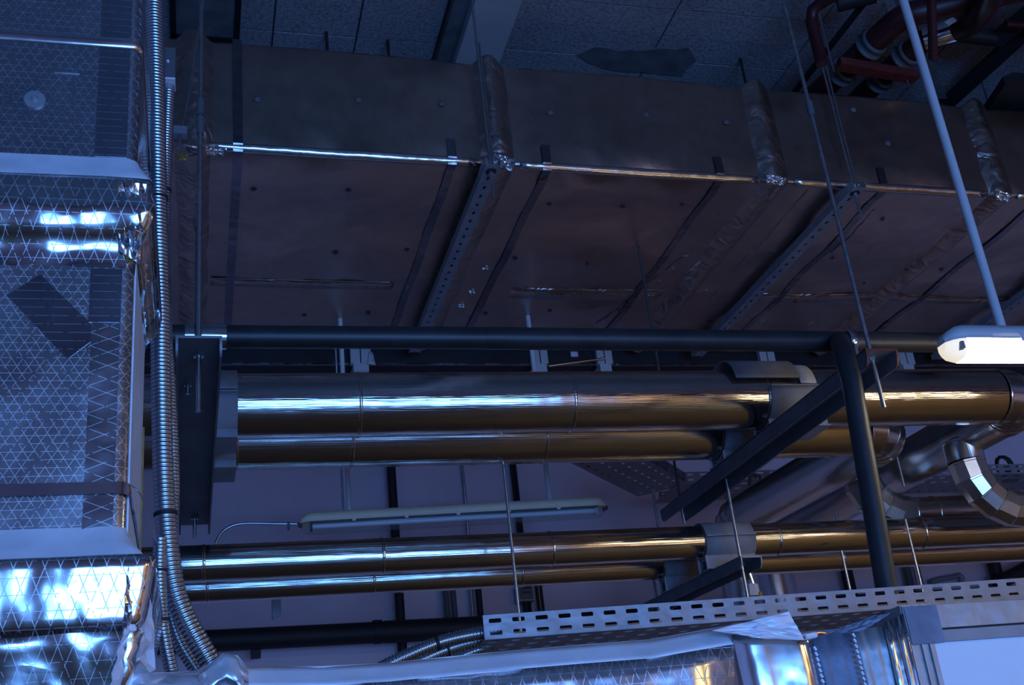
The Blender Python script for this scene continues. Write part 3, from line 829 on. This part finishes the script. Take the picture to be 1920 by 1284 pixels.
# branches dropping from the two return pipes
b1 = thing('branch_pipe', 'foil jacketed branch with gored elbow dropping to the right, near right edge', 'pipe', (3.44, 4.40, 2.7), 'gored branch pipes')
straight(b1, V(3.44, 4.40, 3.10), V(3.44, 4.40, 3.0), .086, 'jacket_z')
eb = elbow(b1, V(3.44, 4.40, 3.10), V(3.44, 4.40, 2.765), V(5, 4.40, 2.765), .235, .084, 5, 'jacket_n', 10)
straight(b1, eb[-1], V(3.75, 4.40, 2.765), .082, 'jacket'); straight(b1, V(3.75, 4.40, 2.765), V(5.4, 4.40, 2.765), .082, 'jacket')
b2 = thing('branch_pipe', 'foil jacketed branch with gored elbow beside the black post', 'pipe', (3.14, 4.92, 2.8), 'gored branch pipes')
straight(b2, V(3.20, 4.92, 3.16), V(3.20, 4.92, 3.13), .094, 'jacket_z')
eb = elbow(b2, V(3.20, 4.92, 3.22), V(3.20, 4.92, 2.90), V(5, 4.92, 2.90), .23, .092, 5, 'jacket_n', 10)
straight(b2, eb[-1], V(3.56, 4.92, 2.90), .086, 'jacket'); straight(b2, V(3.56, 4.92, 2.90), V(5.6, 4.92, 2.90), .086, 'jacket')
# saddles: half shells, ears and box feet
def saddle(t, x0, x1, y, z, R, zch, cover=None, mat='saddle'):
    b = B()
    ro = R + .010
    b.tube([V(x0, y, z), V(x1, y, z)], ro, 24, False, True, math.radians(88), math.radians(272), up=(0, 0, 1))
    obj('saddle_shell', b, mat, t, solid=.006, recalc=False)
    for s in (-1, 1):
        obj('saddle_ear', B().box((x0, y + s * ro - .012, z + .004), (x1, y + s * ro + .012, z + .010)), mat, t)
        obj('saddle_foot', B().box((x0, y + s * ro * .52 - .005, zch), (x1, y + s * ro * .52 + .005, z - ro * .84)), mat, t)
        obj('foot_edge', B().box((x0 - .002, y + s * ro * .52 - .006, zch), (x0, y + s * ro * .52 + .006, z - ro * .84)), 'white_edge', t)
    obj('saddle_plate', B().box((x0, y - ro * .7, zch), (x1, y + ro * .7, zch + .006)), mat, t)
    if cover:
        cx0, cx1, cr, lift = cover
        b = B().tube([V(cx0, y, z + lift), V(cx1, y, z + lift)], cr, 24, False, True, math.radians(-82), math.radians(82), up=(0, 0, 1))
        obj('cover_shell', b, mat, t, solid=.003, recalc=False)
saddle(p1, -.06, .135, yz1(0)[0], 3.15, R1, 3.002, (-.06, .11 + .025, R1 + .012, .0))
saddle(p2, -.06, .14, 4.342, 3.15, R2, 3.002)
saddle(p1, 2.195, 2.45, yz1(2.3)[0], 3.15, R1, 3.002, (2.05, 2.33, R1 + .016, .022))
obj('insulation_ring', B().tube([V(2.33, yz1(2.4)[0], 3.155), V(2.40, yz1(2.4)[0], 3.155)], R1 + .013, 24, False, True, math.radians(-85), math.radians(85), up=(0, 0, 1)), 'white_edge', p1, solid=.004, recalc=False)
saddle(p2, 2.16, 2.40, 4.342, 3.15, R2, 3.002)
saddle(p3, 2.175, 2.414, 4.70, Z34, R3, 2.617, (2.175, 2.41, R3 + .011, 0))
saddle(p4, 2.144, 2.36, 5.12, Z34, R4, 2.617)

# ------------------------------------------------------------------ black rubber pipes
bp = thing('black_pipe', 'black insulated pipe running level just under the overhead duct', 'pipe', (1, 3.31, 3.075))
YP, ZP, RP = 3.31, 3.111, .0365
obj('pipe_sleeve', B().tube([V(-.6, YP, ZP), V(.9, YP - .005, ZP + .001)], RP, 24), 'rubber', bp)
obj('pipe_sleeve', B().tube([V(.9, YP - .005, ZP + .001), V(2.4, YP, ZP)], RP + .001, 24), 'rubber', bp)
obj('pipe_sleeve', B().tube([V(2.4, YP, ZP), V(4.4, YP, ZP + .0)], RP, 24), 'rubber', bp)
obj('foil_sleeve', B().tube([V(.0, YP, ZP), V(.082, YP, ZP)], RP + .003, 24), 'band', bp)
obj('foil_sleeve', B().tube([V(-.04, YP, ZP), V(-.012, YP, ZP)], RP + .004, 24), 'band', bp)
obj('pipe_clip', B().tube([V(2.222, YP, ZP), V(2.252, YP, ZP)], RP + .006, 24, False, True, math.radians(20), math.radians(330)), 'band', bp, solid=.003)
obj('clip_bolt', B().tube([V(2.237, YP - .03, ZP - .09), V(2.237, YP - .03, ZP - .03)], .008, 8), 'rod', bp)
po = thing('black_post_pipe', 'thick black pipe dropping from the black level pipe across the diagonal channel', 'pipe', (2.05, 3.1, 1.4))
ptop, pbot = at(1597, 715, Y=3.08), at(1661, 1095, Y=3.08)
dd_ = (pbot - ptop).normalized()
pp = [at(1574, 640, Y=3.27), at(1577, 650, Y=3.18), at(1582, 662, Y=3.11), at(1587, 680, Y=3.08), ptop, pbot + dd_ * .6]
obj('pipe_sleeve', B().tube(pp, .0335, 24), 'rubber', po)
lb = thing('black_pipe', 'black level pipe low on the back wall above the foil duct', 'pipe', (1.2, 7.6, 2.9))
za, zb_ = at(381, 1199, Y=7.48), at(750, 1183, Y=7.48); zb2 = at(895, 1176, Y=7.48)
obj('pipe_run', B().tube([V(za.x - 1.2, 7.48, za.z), V(zb_.x - .1, 7.48, zb_.z)], .068, 24), 'black', lb)
obj('pipe_run', B().tube([V(zb_.x - .1, 7.48, zb_.z), V(zb2.x, 7.48, zb2.z), V(9.9, 7.48, zb2.z)], .072, 24), 'black', lb)
obj('pipe_socket', B().tube([at(700, 1185, Y=7.48), at(716, 1184, Y=7.48)], .076, 24), 'black', lb)
bb = at(480, 1218, Y=7.48); obj('pipe_bracket', B().box(tuple(bb + V(-.03, 0, -.04)), tuple(bb + V(.03, .1, .03))), 'black', lb)
for i, (px, y0, y1, R, lab) in enumerate(((741, 860, 1262, .032, 'black vertical pipe on the back wall behind the unlit lamp'), (1588, 1030, 1120, .045, 'black vertical pipe on the back wall right of the black post base'), (1868, 1030, 1120, .05, 'black vertical pipe on the back wall at the far right'))):
    c = at(px, 1000 if i == 0 else 1075, Y=7.7)
    o = obj('black_riser_pipe', B().tube([V(c.x, 7.7, 1.0), V(c.x, 7.7, ZC)], R, 20), 'black', loc=(c.x, 7.7, 1.0)); tag(o, lab, 'pipe')
c0, c1 = at(1870, 1094, Y=7.6), at(1935, 1060, Y=7.6)
o = obj('black_branch_pipe', B().tube([c0, c1, c1 + (c1 - c0)], .055, 20), 'black', loc=tuple(c0)); tag(o, 'black slanting pipe joining the far right vertical pipe', 'pipe')

# ------------------------------------------------------------------ black insulated duct behind, with grey brackets
bdk = thing('black_duct', 'black insulated flat duct seen between level pipe and twin pipes', 'duct', (2, 6.9, 4.33))
obj('duct_body', B().box((-1.5, 6.38, 4.34), (8, 7.3, 4.85)), 'black', bdk)
obj('edge_trim', B().box((-1.5, 6.374, 4.334), (8, 6.39, 4.345)), 'dark_band', bdk)
GB = 'grey brackets carrying the black duct'
labs = ['grey bracket with ragged edge on the black duct, leftmost above the pipes', 'grey bracket on the black duct above the twin pipes, left of a pair', 'grey bracket on the black duct above the twin pipes, right of a pair', 'grey bracket on the black duct above the arched pipe cover', 'grey bracket on the black duct right of the red edged channel']
for i, (px, w) in enumerate(((677, 38), (1014, 28), (1135, 28), (1441, 27), (1702, 27))):
    t = thing('duct_bracket', labs[i], 'bracket', at(px, 684, Y=6.34), GB)
    a = at(px - w / 2, 680, Y=6.33); c = at(px + w / 2, 680, Y=6.33); hw = (c.x - a.x) / 2; x = (a.x + c.x) / 2
    obj('front_plate', B().box((x - hw, 6.33, 4.325), (x - .004, 6.37, 4.62)), 'concrete', t)
    obj('front_plate', B().box((x + .002, 6.325, 4.325), (x + hw, 6.37, 4.62)), 'concrete', t)
    obj('support_strut', B().box((x - hw * .75, 6.33, 4.27), (x + hw * .75, 7.4, 4.325)), 'concrete', t)
    if i == 0:
        crumple_sheet('ragged_patch', [at(693, 657, Y=6.31), at(699, 662, Y=6.31), at(704, 684, Y=6.31), at(690, 682, Y=6.31)], 'concrete', t, 5, .01, 33)
o = obj('white_label', B().box(tuple(at(1071, 668, Y=6.36)), tuple(at(1083, 659, Y=6.36) + V(0, .012, 0))), 'white_edge', loc=tuple(at(1077, 664, Y=6.36))); tag(o, 'small pale square tag on the black duct between two brackets', 'tag')
a = at(1030, 686, Y=6.3); c = at(1135, 672, Y=6.3)
o = obj('tie_rod', B().tube([a, c], .008, 8), 'band', loc=tuple(a)); tag(o, 'thin bright sloping rod linking two grey brackets', 'rod')

# ------------------------------------------------------------------ fluorescent fixtures
def fixture(name, label, a, c, hgt, dep, lit, poles, group='waterproof tube lamps'):
    a, c = Vector(a), Vector(c); d = (c - a).normalized(); s = V(d.y, -d.x, 0).normalized(); up = s.cross(d) * -1
    if up.z < 0: up = -up
    L = (c - a).length
    t = thing(name, label, 'lamp', (a + c) / 2, group)
    def sect(f, x, inset=0, k=1):
        return [a + d * x + s * (p[0] * dep * f) + up * (p[1] * hgt) for p in k]
    top = [(.5, .05), (.5, .28), (.36, .5), (-.36, .5), (-.5, .28), (-.5, .05)]
    bot = [(.5, .03), (.5, -.12), (.40, -.34), (.2, -.47), (-.2, -.47), (-.40, -.34), (-.5, -.12), (-.5, .03)]
    def shell(prof, e):
        rows = []
        for x, f, g in ((0, .35, .4), (e * .25, .68, .72), (e * .6, .9, .92), (e, 1, 1), (L - e, 1, 1), (L - e * .6, .9, .92), (L - e * .25, .68, .72), (L, .35, .4)):
            rows.append([a + d * x + s * (p[0] * dep * f) + up * (p[1] * hgt * g) for p in prof])
        b = B().grid(rows, True, True); n = len(prof)
        b.add(rows[0], [tuple(range(n))]); b.add(rows[-1], [tuple(range(n))[::-1]])
        return b
    obj('housing', shell(top, .06), 'plastic' if lit else 'plastic_warm_lit', t)
    if lit:
        rows = []
        n = len(bot)
        e = .055
        prof = bot
        def rw(x, f, g): return [a + d * x + s * (p[0] * dep * f) + up * (p[1] * hgt * g) for p in prof]
        obj('diffuser', B().grid([rw(e, 1, 1), rw(L - e, 1, 1)], True, True), 'lamp_on', t)
        b = B().grid([rw(0, .35, .4), rw(e * .25, .68, .72), rw(e * .6, .9, .92), rw(e, 1, 1)], True, True); b.add(rw(0, .35, .4), [tuple(range(n))])
        obj('diffuser_end', b, 'lamp_end', t)
        b = B().grid([rw(L - e, 1, 1), rw(L, .35, .4)], True, True); b.add(rw(L, .35, .4), [tuple(range(n))])
        obj('diffuser_end', b, 'lamp_end', t)
        obj('tube_holder', B().obox(a + d * .034 - up * hgt * .2 + s * dep * .42, d * .005, s * .012, up * .012), 'strut', t)
    else:
        obj('diffuser', shell(bot, .05), 'clear', t)
        obj('gear_tray', B().obox(a + d * (L / 2) + up * .001, d * (L / 2 - .05), s * dep * .46, up * .002), 'plastic_dark', t)
        obj('tube', B().tube([a + d * .06 - up * .012 + s * .0, a + d * (L - .06) - up * .012], .0135, 14), 'tube_off', t)
        obj('tube_holder', B().obox(a + d * (L - .055) - up * .012, d * .006, s * .02, up * .022), 'white_edge', t)
        obj('tube_holder', B().obox(a + d * .055 - up * .012, d * .006, s * .02, up * .022), 'black', t)
        obj('end_cap', B().tube([a - d * .012 + up * .0, a + d * .01], [.012, .02], 12), 'plastic_dark', t)
        obj('end_cap', B().tube([c - d * .01, c + d * .014], [.02, .012], 12), 'plastic_dark', t)
    obj('seal_rim', B().grid([[p for p in [a + d * x + s * (q * dep * f * 1.02) + up * (w * hgt) for q, w in ((.5, .02), (.5, .07), (-.5, .07), (-.5, .02))]] for x, f in ((-.001, .37), (.015, .70), (.036, .91), (.06, 1), (L - .06, 1), (L - .036, .91), (L - .015, .70), (L + .001, .37))], False, True), 'plastic' if lit else 'plastic_warm_lit', t)
    k = 6
    for i in range(1, k):
        x = L * i / k
        obj('clip', B().obox(a + d * x + s * (dep * .5) + up * hgt * .08, d * .009, s * .004, up * hgt * .16), 'plastic' if lit else 'plastic_warm_lit', t)
    for px, z1, r in poles:
        p = a + d * px
        obj('suspension_conduit', B().tube([p + up * hgt * .48, V(p.x, p.y, z1)], r, 14), 'plastic', t)
    return t
a, c = at(563, 984, Y=5.85), at(1134, 952, Y=5.75)
L = (c - a).length; dd_ = (c - a) / L
def along(px, y):  # distance along the lamp under a pixel
    best = min(range(0, 400), key=lambda k: abs(((a + dd_ * (L * k / 400) - CAM).dot(RT)) / ((a + dd_ * (L * k / 400) - CAM).dot(FW)) * F + 960 - px)); return L * best / 400
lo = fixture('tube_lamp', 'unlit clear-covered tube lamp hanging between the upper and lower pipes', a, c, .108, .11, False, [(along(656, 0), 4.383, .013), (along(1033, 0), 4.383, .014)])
obj('slim_conduit', B().tube([a + dd_ * along(645, 0) + V(0, .03, .04), a + dd_ * along(645, 0) + V(0, .03, 1.1)], .007, 10), 'conduit', lo)
w1 = [at(x, y, Y=5.86) for x, y in ((556, 982), (520, 982), (470, 981), (440, 984), (420, 994), (408, 1010), (402, 1030), (400, 1060))]
obj('supply_conduit', B().tube(smoothpath(w1, .02), .0075, 10), 'conduit', lo)
lc = at(541, 981, Y=5.85); obj('conduit_clip', B().obox(lc + V(0, 0, -.012), (.006, 0, 0), (0, .01, 0), (0, 0, .02)), 'steel_grey', lo)
a2, c2 = at(1765, 648, Y=2.88), None
c2 = a2 + V(1.58, .0, .0)
fixture('tube_lamp', 'glowing tube lamp on a pale conduit at the right edge', a2, c2, .108, .115, True, [(.245, ZC, .0155)])

# ------------------------------------------------------------------ wall conduits, rods and small fittings
def wallrod(px, py, y, z0, z1, r, mat, label, name='wall_conduit', cat='conduit'):
    c = at(px, py, Y=y)
    o = obj(name, B().tube([V(c.x, y, z0), V(c.x, y, z1)], r, 12), mat, loc=(c.x, y, z0)); return tag(o, label, cat)
wallrod(869, 900, 7.76, 2.9, ZC, .011, 'rod', 'thin grey conduit on the back wall above the unlit lamp, leftmost')
wallrod(962, 900, 7.74, 1.0, ZC, .013, 'black', 'dark conduit on the back wall, left of a close pair')
wallrod(968, 900, 7.74, 1.0, ZC, .013, 'black', 'dark conduit on the back wall, right of a close pair')
for i, px in enumerate((838, 852)):
    wallrod(px, 1140, 7.72, 2.7, 3.4, .02, 'steel_grey', ('grey conduit under the lower pipes, left of two short ones', 'grey conduit under the lower pipes, right of two short ones')[i])
wallrod(885, 1130, 7.74, 2.5, 3.6, .009, 'rod', 'thin rod below the lower pipes, right of two short grey conduits', 'hanger_rod', 'rod')
wallrod(899, 1130, 7.7, 2.5, 3.4, .022, 'black', 'dark conduit ending at the left tray end')
for i, px in enumerate((1008, 1016)):
    wallrod(px, 1120, 7.74, 1.0, 3.6, .011, 'black', ('thin dark conduit right of the wall box, left one', 'thin dark conduit right of the wall box, right one')[i])
wallrod(953, 960, 4.40, 2.2, 3.05, .0065, 'rod', 'long thin hanger rod crossing in front of the lower pipes', 'hanger_rod', 'rod')
wallrod(1230, 960, 6.75, 2.8, 3.6, .010, 'rod', 'thin rod under the bend of the upper cable tray', 'hanger_rod', 'rod')
for px, py, y, z0, z1, lab in ((1690, 890, 4.6, 2.95, 3.28, 'pale rod between the two return pipes'), (1568, 965, 5.2, 2.75, 3.0, 'pale thin rod under the rear return pipe'), (1587, 1075, 4.6, 2.3, 2.66, 'pale thin rod left of the black post base'), (1716, 1050, 4.55, 2.3, 2.78, 'pale thin rod right of the black post base')):
    wallrod(px, py, y, z0, z1, .0065, 'rod', lab, 'hanger_rod', 'rod')
for i, (px, r) in enumerate(((1703, .03), (1718, .012), (1725, .012))):
    wallrod(px, 1080, 7.72, 1.0, 4, r, ('steel_grey', 'rod', 'black')[i], ('grey conduit on the back wall right of the black post', 'thin pale conduit right of the black post, left of two', 'thin dark conduit right of the black post, right of two')[i])
for i, (px, py, z1, lab) in enumerate(((612, 60, 0, 'short dark rod hanging from the ceiling boards above the duct, left'), (727, 75, 0, 'short dark rod hanging from the ceiling boards above the duct, middle'), (1388, 110, 0, 'short dark rod hanging from the ceiling boards above the duct, right'))):
    c = at(px, py, Z=ZC)
    o = obj('ceiling_rod', B().tube([V(c.x, c.y, DZ + DH), V(c.x, c.y, ZC)], .008, 8), 'black', loc=(c.x, c.y, DZ + DH)); tag(o, lab, 'rod')
wallrod(1830, 120, 4.75, DZ + DH, ZC, .006, 'rod', 'thin rod reaching the top of the overhead duct at far right', 'hanger_rod', 'rod')
# wall box with its cable
wb = thing('wall_box', 'grey wall box below the lower pipes with a cable underneath', 'box', at(986, 1115, Y=7.7))
a, c = at(972, 1128, Y=7.7), at(999, 1098, Y=7.7)
obj('body', B().box((a.x, 7.68, a.z), (c.x, 7.8, c.z)), 'strut', wb)
obj('lid', B().box((a.x + .012, 7.672, a.z + .012), (c.x - .012, 7.681, c.z - .012)), 'steel_grey', wb)
mk = B()
for k in range(3):
    for j in range(2): mk.box((a.x + .03 + k * .022, 7.668, a.z + .05 + j * .03), (a.x + .045 + k * .022, 7.673, a.z + .062 + j * .03))
obj('face_marks', mk, 'black', wb)
obj('cable', B().tube([V((a.x + c.x) / 2, 7.73, a.z), V((a.x + c.x) / 2, 7.73, a.z - .5)], .02, 10), 'black', wb)
# bracket under the lower pipe
a, c = at(511, 1157, Y=5.9), at(527, 1122, Y=5.9)
wk = thing('pipe_bracket', 'short grey steel bracket under the lower pipes at left', 'bracket', at(519, 1140, Y=5.9))
obj('plate', B().box((a.x, 5.9, a.z), (c.x, 5.91, c.z + .05)), 'strut', wk)
obj('plate_edge', B().box((a.x, 5.905, a.z), (a.x + .006, 5.96, c.z + .05)), 'strut', wk)
# upper perforated tray far behind with its bend
t2 = make_tray('cable_tray', 'dark perforated cable tray high at the back, bending towards the viewer', (3.0, 6.57, 3.6), (7.2, 6.57, 3.6), (0, 1, 0), .42, .07, .1, None, 'strut')
b = slot_cells(B(), V(2.36, 5.95, 3.6), V(.66, .75, 0).normalized(), V(-.75, .66, 0).normalized(), 9, 4, .1, .085, .02, .008)
g0 = V(2.55, 6.02, 3.6); gd = V(.45, .55, 0).normalized(); gs = V(-gd.y, gd.x, 0)
g0 = V(1.75, 5.15, 3.6)
n_ = 19
obj('bend_base', slot_cells(B(), g0 + V(.62, .72, 0), V(.68, .733, 0), V(-.733, .68, 0), 10, 4, .1, .09, .02, .008), 'strut', t2, solid=.002)
e0 = g0 + V(.62, .72, 0); ed = V(.68, .733, 0)
obj('bend_rail', B().prism([e0, e0 + ed * 1.0, e0 + ed * 1.0 + V(0, 0, .07), e0 + V(0, 0, .07)], (0, 0, 0), (.002, 0, 0)), 'dark_band', t2)
e1_ = e0 + V(-.733, .68, 0) * .36
obj('bend_rail', B().prism([e1_, e1_ + ed * 1.0, e1_ + ed * 1.0 + V(0, 0, .07), e1_ + V(0, 0, .07)], (0, 0, 0), (.002, 0, 0)), 'dark_band', t2)
obj('joint_plate', B().box((2.96, 6.56, 3.592), (3.4, 7.0, 3.598)), 'strut', t2)
# cables coiled on the tray at right
cb = thing('cable_coil', 'dark bundle of coiled cable on the far tray at right', 'cable', at(1885, 875, Y=6.7))
cc = at(1882, 872, Y=6.7)
for k in range(3):
    pts = [cc + V(.05 * math.cos(q * .63) * (1 + .2 * k) + .02 * k, .02 * k, .06 * math.sin(q * .63) + .01 * k) for q in range(11)]
    obj('cable_loop', B().tube(pts, .009, 8), 'black', cb)
bx = at(1895, 888, Y=6.72); obj('junction', B().box(tuple(bx + V(-.07, -.03, -.05)), tuple(bx + V(.06, .05, .05))), 'steel_grey', cb)
sc = at(1420, 899, Y=6.56)
o = obj('cable_hook', B().tube(smoothpath([sc + V(-.06, 0, -.04), sc + V(-.04, 0, .03), sc + V(.02, 0, .02), sc + V(.03, 0, -.04)], .01), .012, 8), 'steel_grey', loc=tuple(sc)); tag(o, 'small dark hooked clamp beside the diagonal channel far end', 'clamp')
# bottle-shaped valve head beside lower channel
vh = thing('valve_head', 'small pale valve head on shiny stem below the short channel', 'valve', at(1411, 1108, Y=4.7))
vp = [at(1404, 1075, Y=4.7), at(1411, 1097, Y=4.7)]
obj('stem', B().tube(vp, .018, 14), 'band', vh)
obj('cap', B().tube([at(1409, 1096, Y=4.7), at(1412, 1118, Y=4.7)], [.03, .034], 8, smooth=False), 'plastic', vh)
obj('knob', B().tube([at(1424, 1110, Y=4.68), at(1426, 1122, Y=4.68)], [.012, .016], 10), 'amber', vh)
# grey hook-shaped handle
hd = [at(x, y, Y=7.74) for x, y in ((1745, 1092), (1760, 1086), (1785, 1082), (1798, 1078), (1803, 1082), (1803, 1094))]
o = obj('bent_handle', B().tube(hd, .022, 10), 'strut', loc=tuple(hd[0])); tag(o, 'grey bent pipe handle above the tray, right of the black post', 'handle')

# ------------------------------------------------------------------ ceiling services top right
ZR = 5.22
def red(name, label, pts, r, mats=('red',), group='red sprinkler pipes', couplers=()):
    t = thing(name, label, 'pipe', pts[0], group)
    obj('pipe_body', B().tube(pts, r, 20), mats[0], t)
    for k, f in enumerate(couplers):
        i = int(f); u = f - i; p = Vector(pts[i]).lerp(Vector(pts[i + 1]), u); d = (Vector(pts[i + 1]) - Vector(pts[i])).normalized()
        obj('coupling', B().tube([p - d * .035, p - d * .022, p - d * .02, p + d * .02, p + d * .022, p + d * .035], [r * 1.12, r * 1.3, r * 1.14, r * 1.14, r * 1.3, r * 1.12], 20), 'steel_grey', t)
        obj('coupling_bolt', B().obox(p + V(0, -r * 1.35, 0), d * .012, V(0, .015, 0), V(0, 0, .03)), 'steel_grey', t)
    return t
Pa = [at(x, y, Z=ZR) for x, y in ((1500, 205), (1610, 105), (1668, 52))]
Pe = arc(Pa[1], at(1690, 30, Z=ZR), at(1900, -18, Z=ZR), .16, 6)
red('sprinkler_pipe', 'upper red pipe with grooved couplings at the top right', Pa[:2] + Pe + [at(1900, -18, Z=ZR) + (at(1900, -18, Z=ZR) - Pe[-1]).normalized() * 3], .064, couplers=(.72, 1.4))
Pb = [at(x, y, Z=ZR) for x, y in ((1590, 205), (1690, 110), (1725, 82))]
t = red('sprinkler_pipe', 'lower red pipe beside the white conduit, with chrome fittings', Pb + [at(1735, 76, Z=ZR)], .060, couplers=(.6, 1.2))
ch = [at(x, y, Z=ZR - dz) for x, y, dz in ((1733, 76, 0), (1790, 58, .01), (1826, 40, .06), (1850, 10, .14), (1862, -20, .15), (1872, -60, .15), (1885, -200, .15))]
obj('chrome_fitting', B().tube([ch[0], ch[1]], .062, 24), 'band', t)
obj('flexible_hose', B().tube(smoothpath(ch[1:], .012), [.058 * (1 + .06 * (i % 2)) for i in range(len(smoothpath(ch[1:], .012)))], 20), 'red', t)
obj('paper_label', B().obox(at(1783, 40, Z=ZR - .058), (.02, .01, 0), (-.01, .02, 0), (0, 0, .002)), 'white_edge', t)
Pc = [at(1600, -30, Z=ZR + .08), at(1520, 18, Z=ZR + .08)]
Pc2 = at(1519, 32, Z=ZR + .05)
drop = [Pc[0], at(1545, 2, Z=ZR + .08), at(1524, 18, Z=ZR + .075), V(Pc2.x, Pc2.y, ZR + .02), V(Pc2.x, Pc2.y, 4.98)]
red('sprinkler_drop', 'small dark red pipe bending down at the top right', drop, .031)
red('sprinkler_drop', 'short red pipe end hanging between the couplings', [at(1746, -10, Z=ZR - .14), at(1750, 110, Y=at(1746, 50, Z=ZR - .14).y)], .022)
rs = thing('red_strut', 'dull red steel strut carrying the two red pipes', 'strut', at(1645, 135, Z=5.10))
a, c = at(1572, 125, Z=5.10), at(1718, 150, Z=5.10); dd_ = (c - a).normalized(); ss = V(-dd_.y, dd_.x, 0)
obj('channel', B().obox((a + c) / 2, dd_ * ((c - a).length / 2), ss * .03, V(0, 0, .004)), 'red_oxide', rs)
for q in (-1, 1): obj('lip', B().obox((a + c) / 2 + ss * (.03 * q) + V(0, 0, .02), dd_ * ((c - a).length / 2), ss * .002, V(0, 0, .022)), 'red_oxide', rs)
for p, q in ((at(1560, 120, Z=5.10), .02), (at(1700, 150, Z=5.10), 0)):
    obj('threaded_rod', B().tube([V(p.x, p.y, 5.05), V(p.x, p.y, ZC)], .006, 8), 'rod', rs)
def dark(name, label, p0, p1, Z, r, cat='pipe', mat='black'):
    a, c = at(*p0, Z=Z), at(*p1, Z=Z)
    if p1[0] > 1900: c = c + (c - a).normalized() * 1.8
    o = obj(name, B().tube([a, c], r, 16), mat, loc=tuple(a)); return tag(o, label, cat)
dark('black_ceiling_pipe', 'black slanting pipe at the far right under the ceiling boards', (1740, 225), (1960, 25), 5.45, .048)
dark('black_ceiling_pipe', 'slim black pipe behind the small red drop', (1490, 172), (1640, -20), 5.42, .018)
dark('grey_ceiling_pipe', 'dark grey pipe with elbow right of the chrome fittings', (1790, 62), (1870, 72), 5.42, .045, 'pipe', 'rubber')
dark('grey_ceiling_pipe', 'dark grey pipe rising towards the top right corner', (1868, 74), (1960, 0), 5.42, .05, 'pipe', 'rubber')
dark('red_ceiling_pipe', 'small red pipe stub at the right border', (1885, 45), (1990, 52), 5.36, .022, 'pipe', 'red')
dark('black_ceiling_pipe', 'rounded dark pipe at the very top above the red pipes', (1570, 5), (1640, -12), 5.4, .05)
a, c = at(1675, -20, Z=5.45), at(1690, 178, Z=5.45)
t = thing('flat_hanger', 'flat dark strap running between the two red pipes', 'strap', a)
hb = [at(x, y, Z=5.42) for x, y in ((1668, -20), (1692, -20), (1776, 185), (1750, 185))]
obj('strap', B().prism(hb, (0, 0, 0), (0, 0, .012)), 'dark_concrete', t)
# dark duct corner behind, right border
dc = thing('dark_duct_corner', 'black corner of another duct above the overhead duct at right', 'duct', at(1900, 190, Z=5.0))
q = [at(x, y, Z=5.0) for x, y in ((1840, 225), (1885, 158), (1905, 150), (2300, 175), (2300, 270))]
obj('body', B().prism(q, (0, 0, 0), (0, 0, .05)), 'black', dc)
# dark recessed ceiling hatch, upper left
a, c = at(312, -40, Z=ZC - .01), at(455, 68, Z=ZC - .01)
hz = thing('ceiling_hatch', 'dark square hatch in the ceiling boards at upper left', 'hatch', (a + c) / 2)
x0, x1 = at(318, 10, Z=ZC - .01).x, at(452, 10, Z=ZC - .01).x; y0, y1 = at(380, -40, Z=ZC - .01).y, at(380, 70, Z=ZC - .01).y
y0, y1 = min(y0, y1), max(y0, y1)
obj('panel', B().box((x0, y0, ZC - .02), (x1, y1, ZC - .006)), 'dark_concrete', hz)
for A_, B_ in (((x0, y0), (x0 + .03, y1)), ((x1 - .03, y0), (x1, y1)), ((x0, y1 - .03), (x1, y1))):
    obj('frame', B().box((*A_, ZC - .03), (*B_, ZC - .005)), 'black', hz)
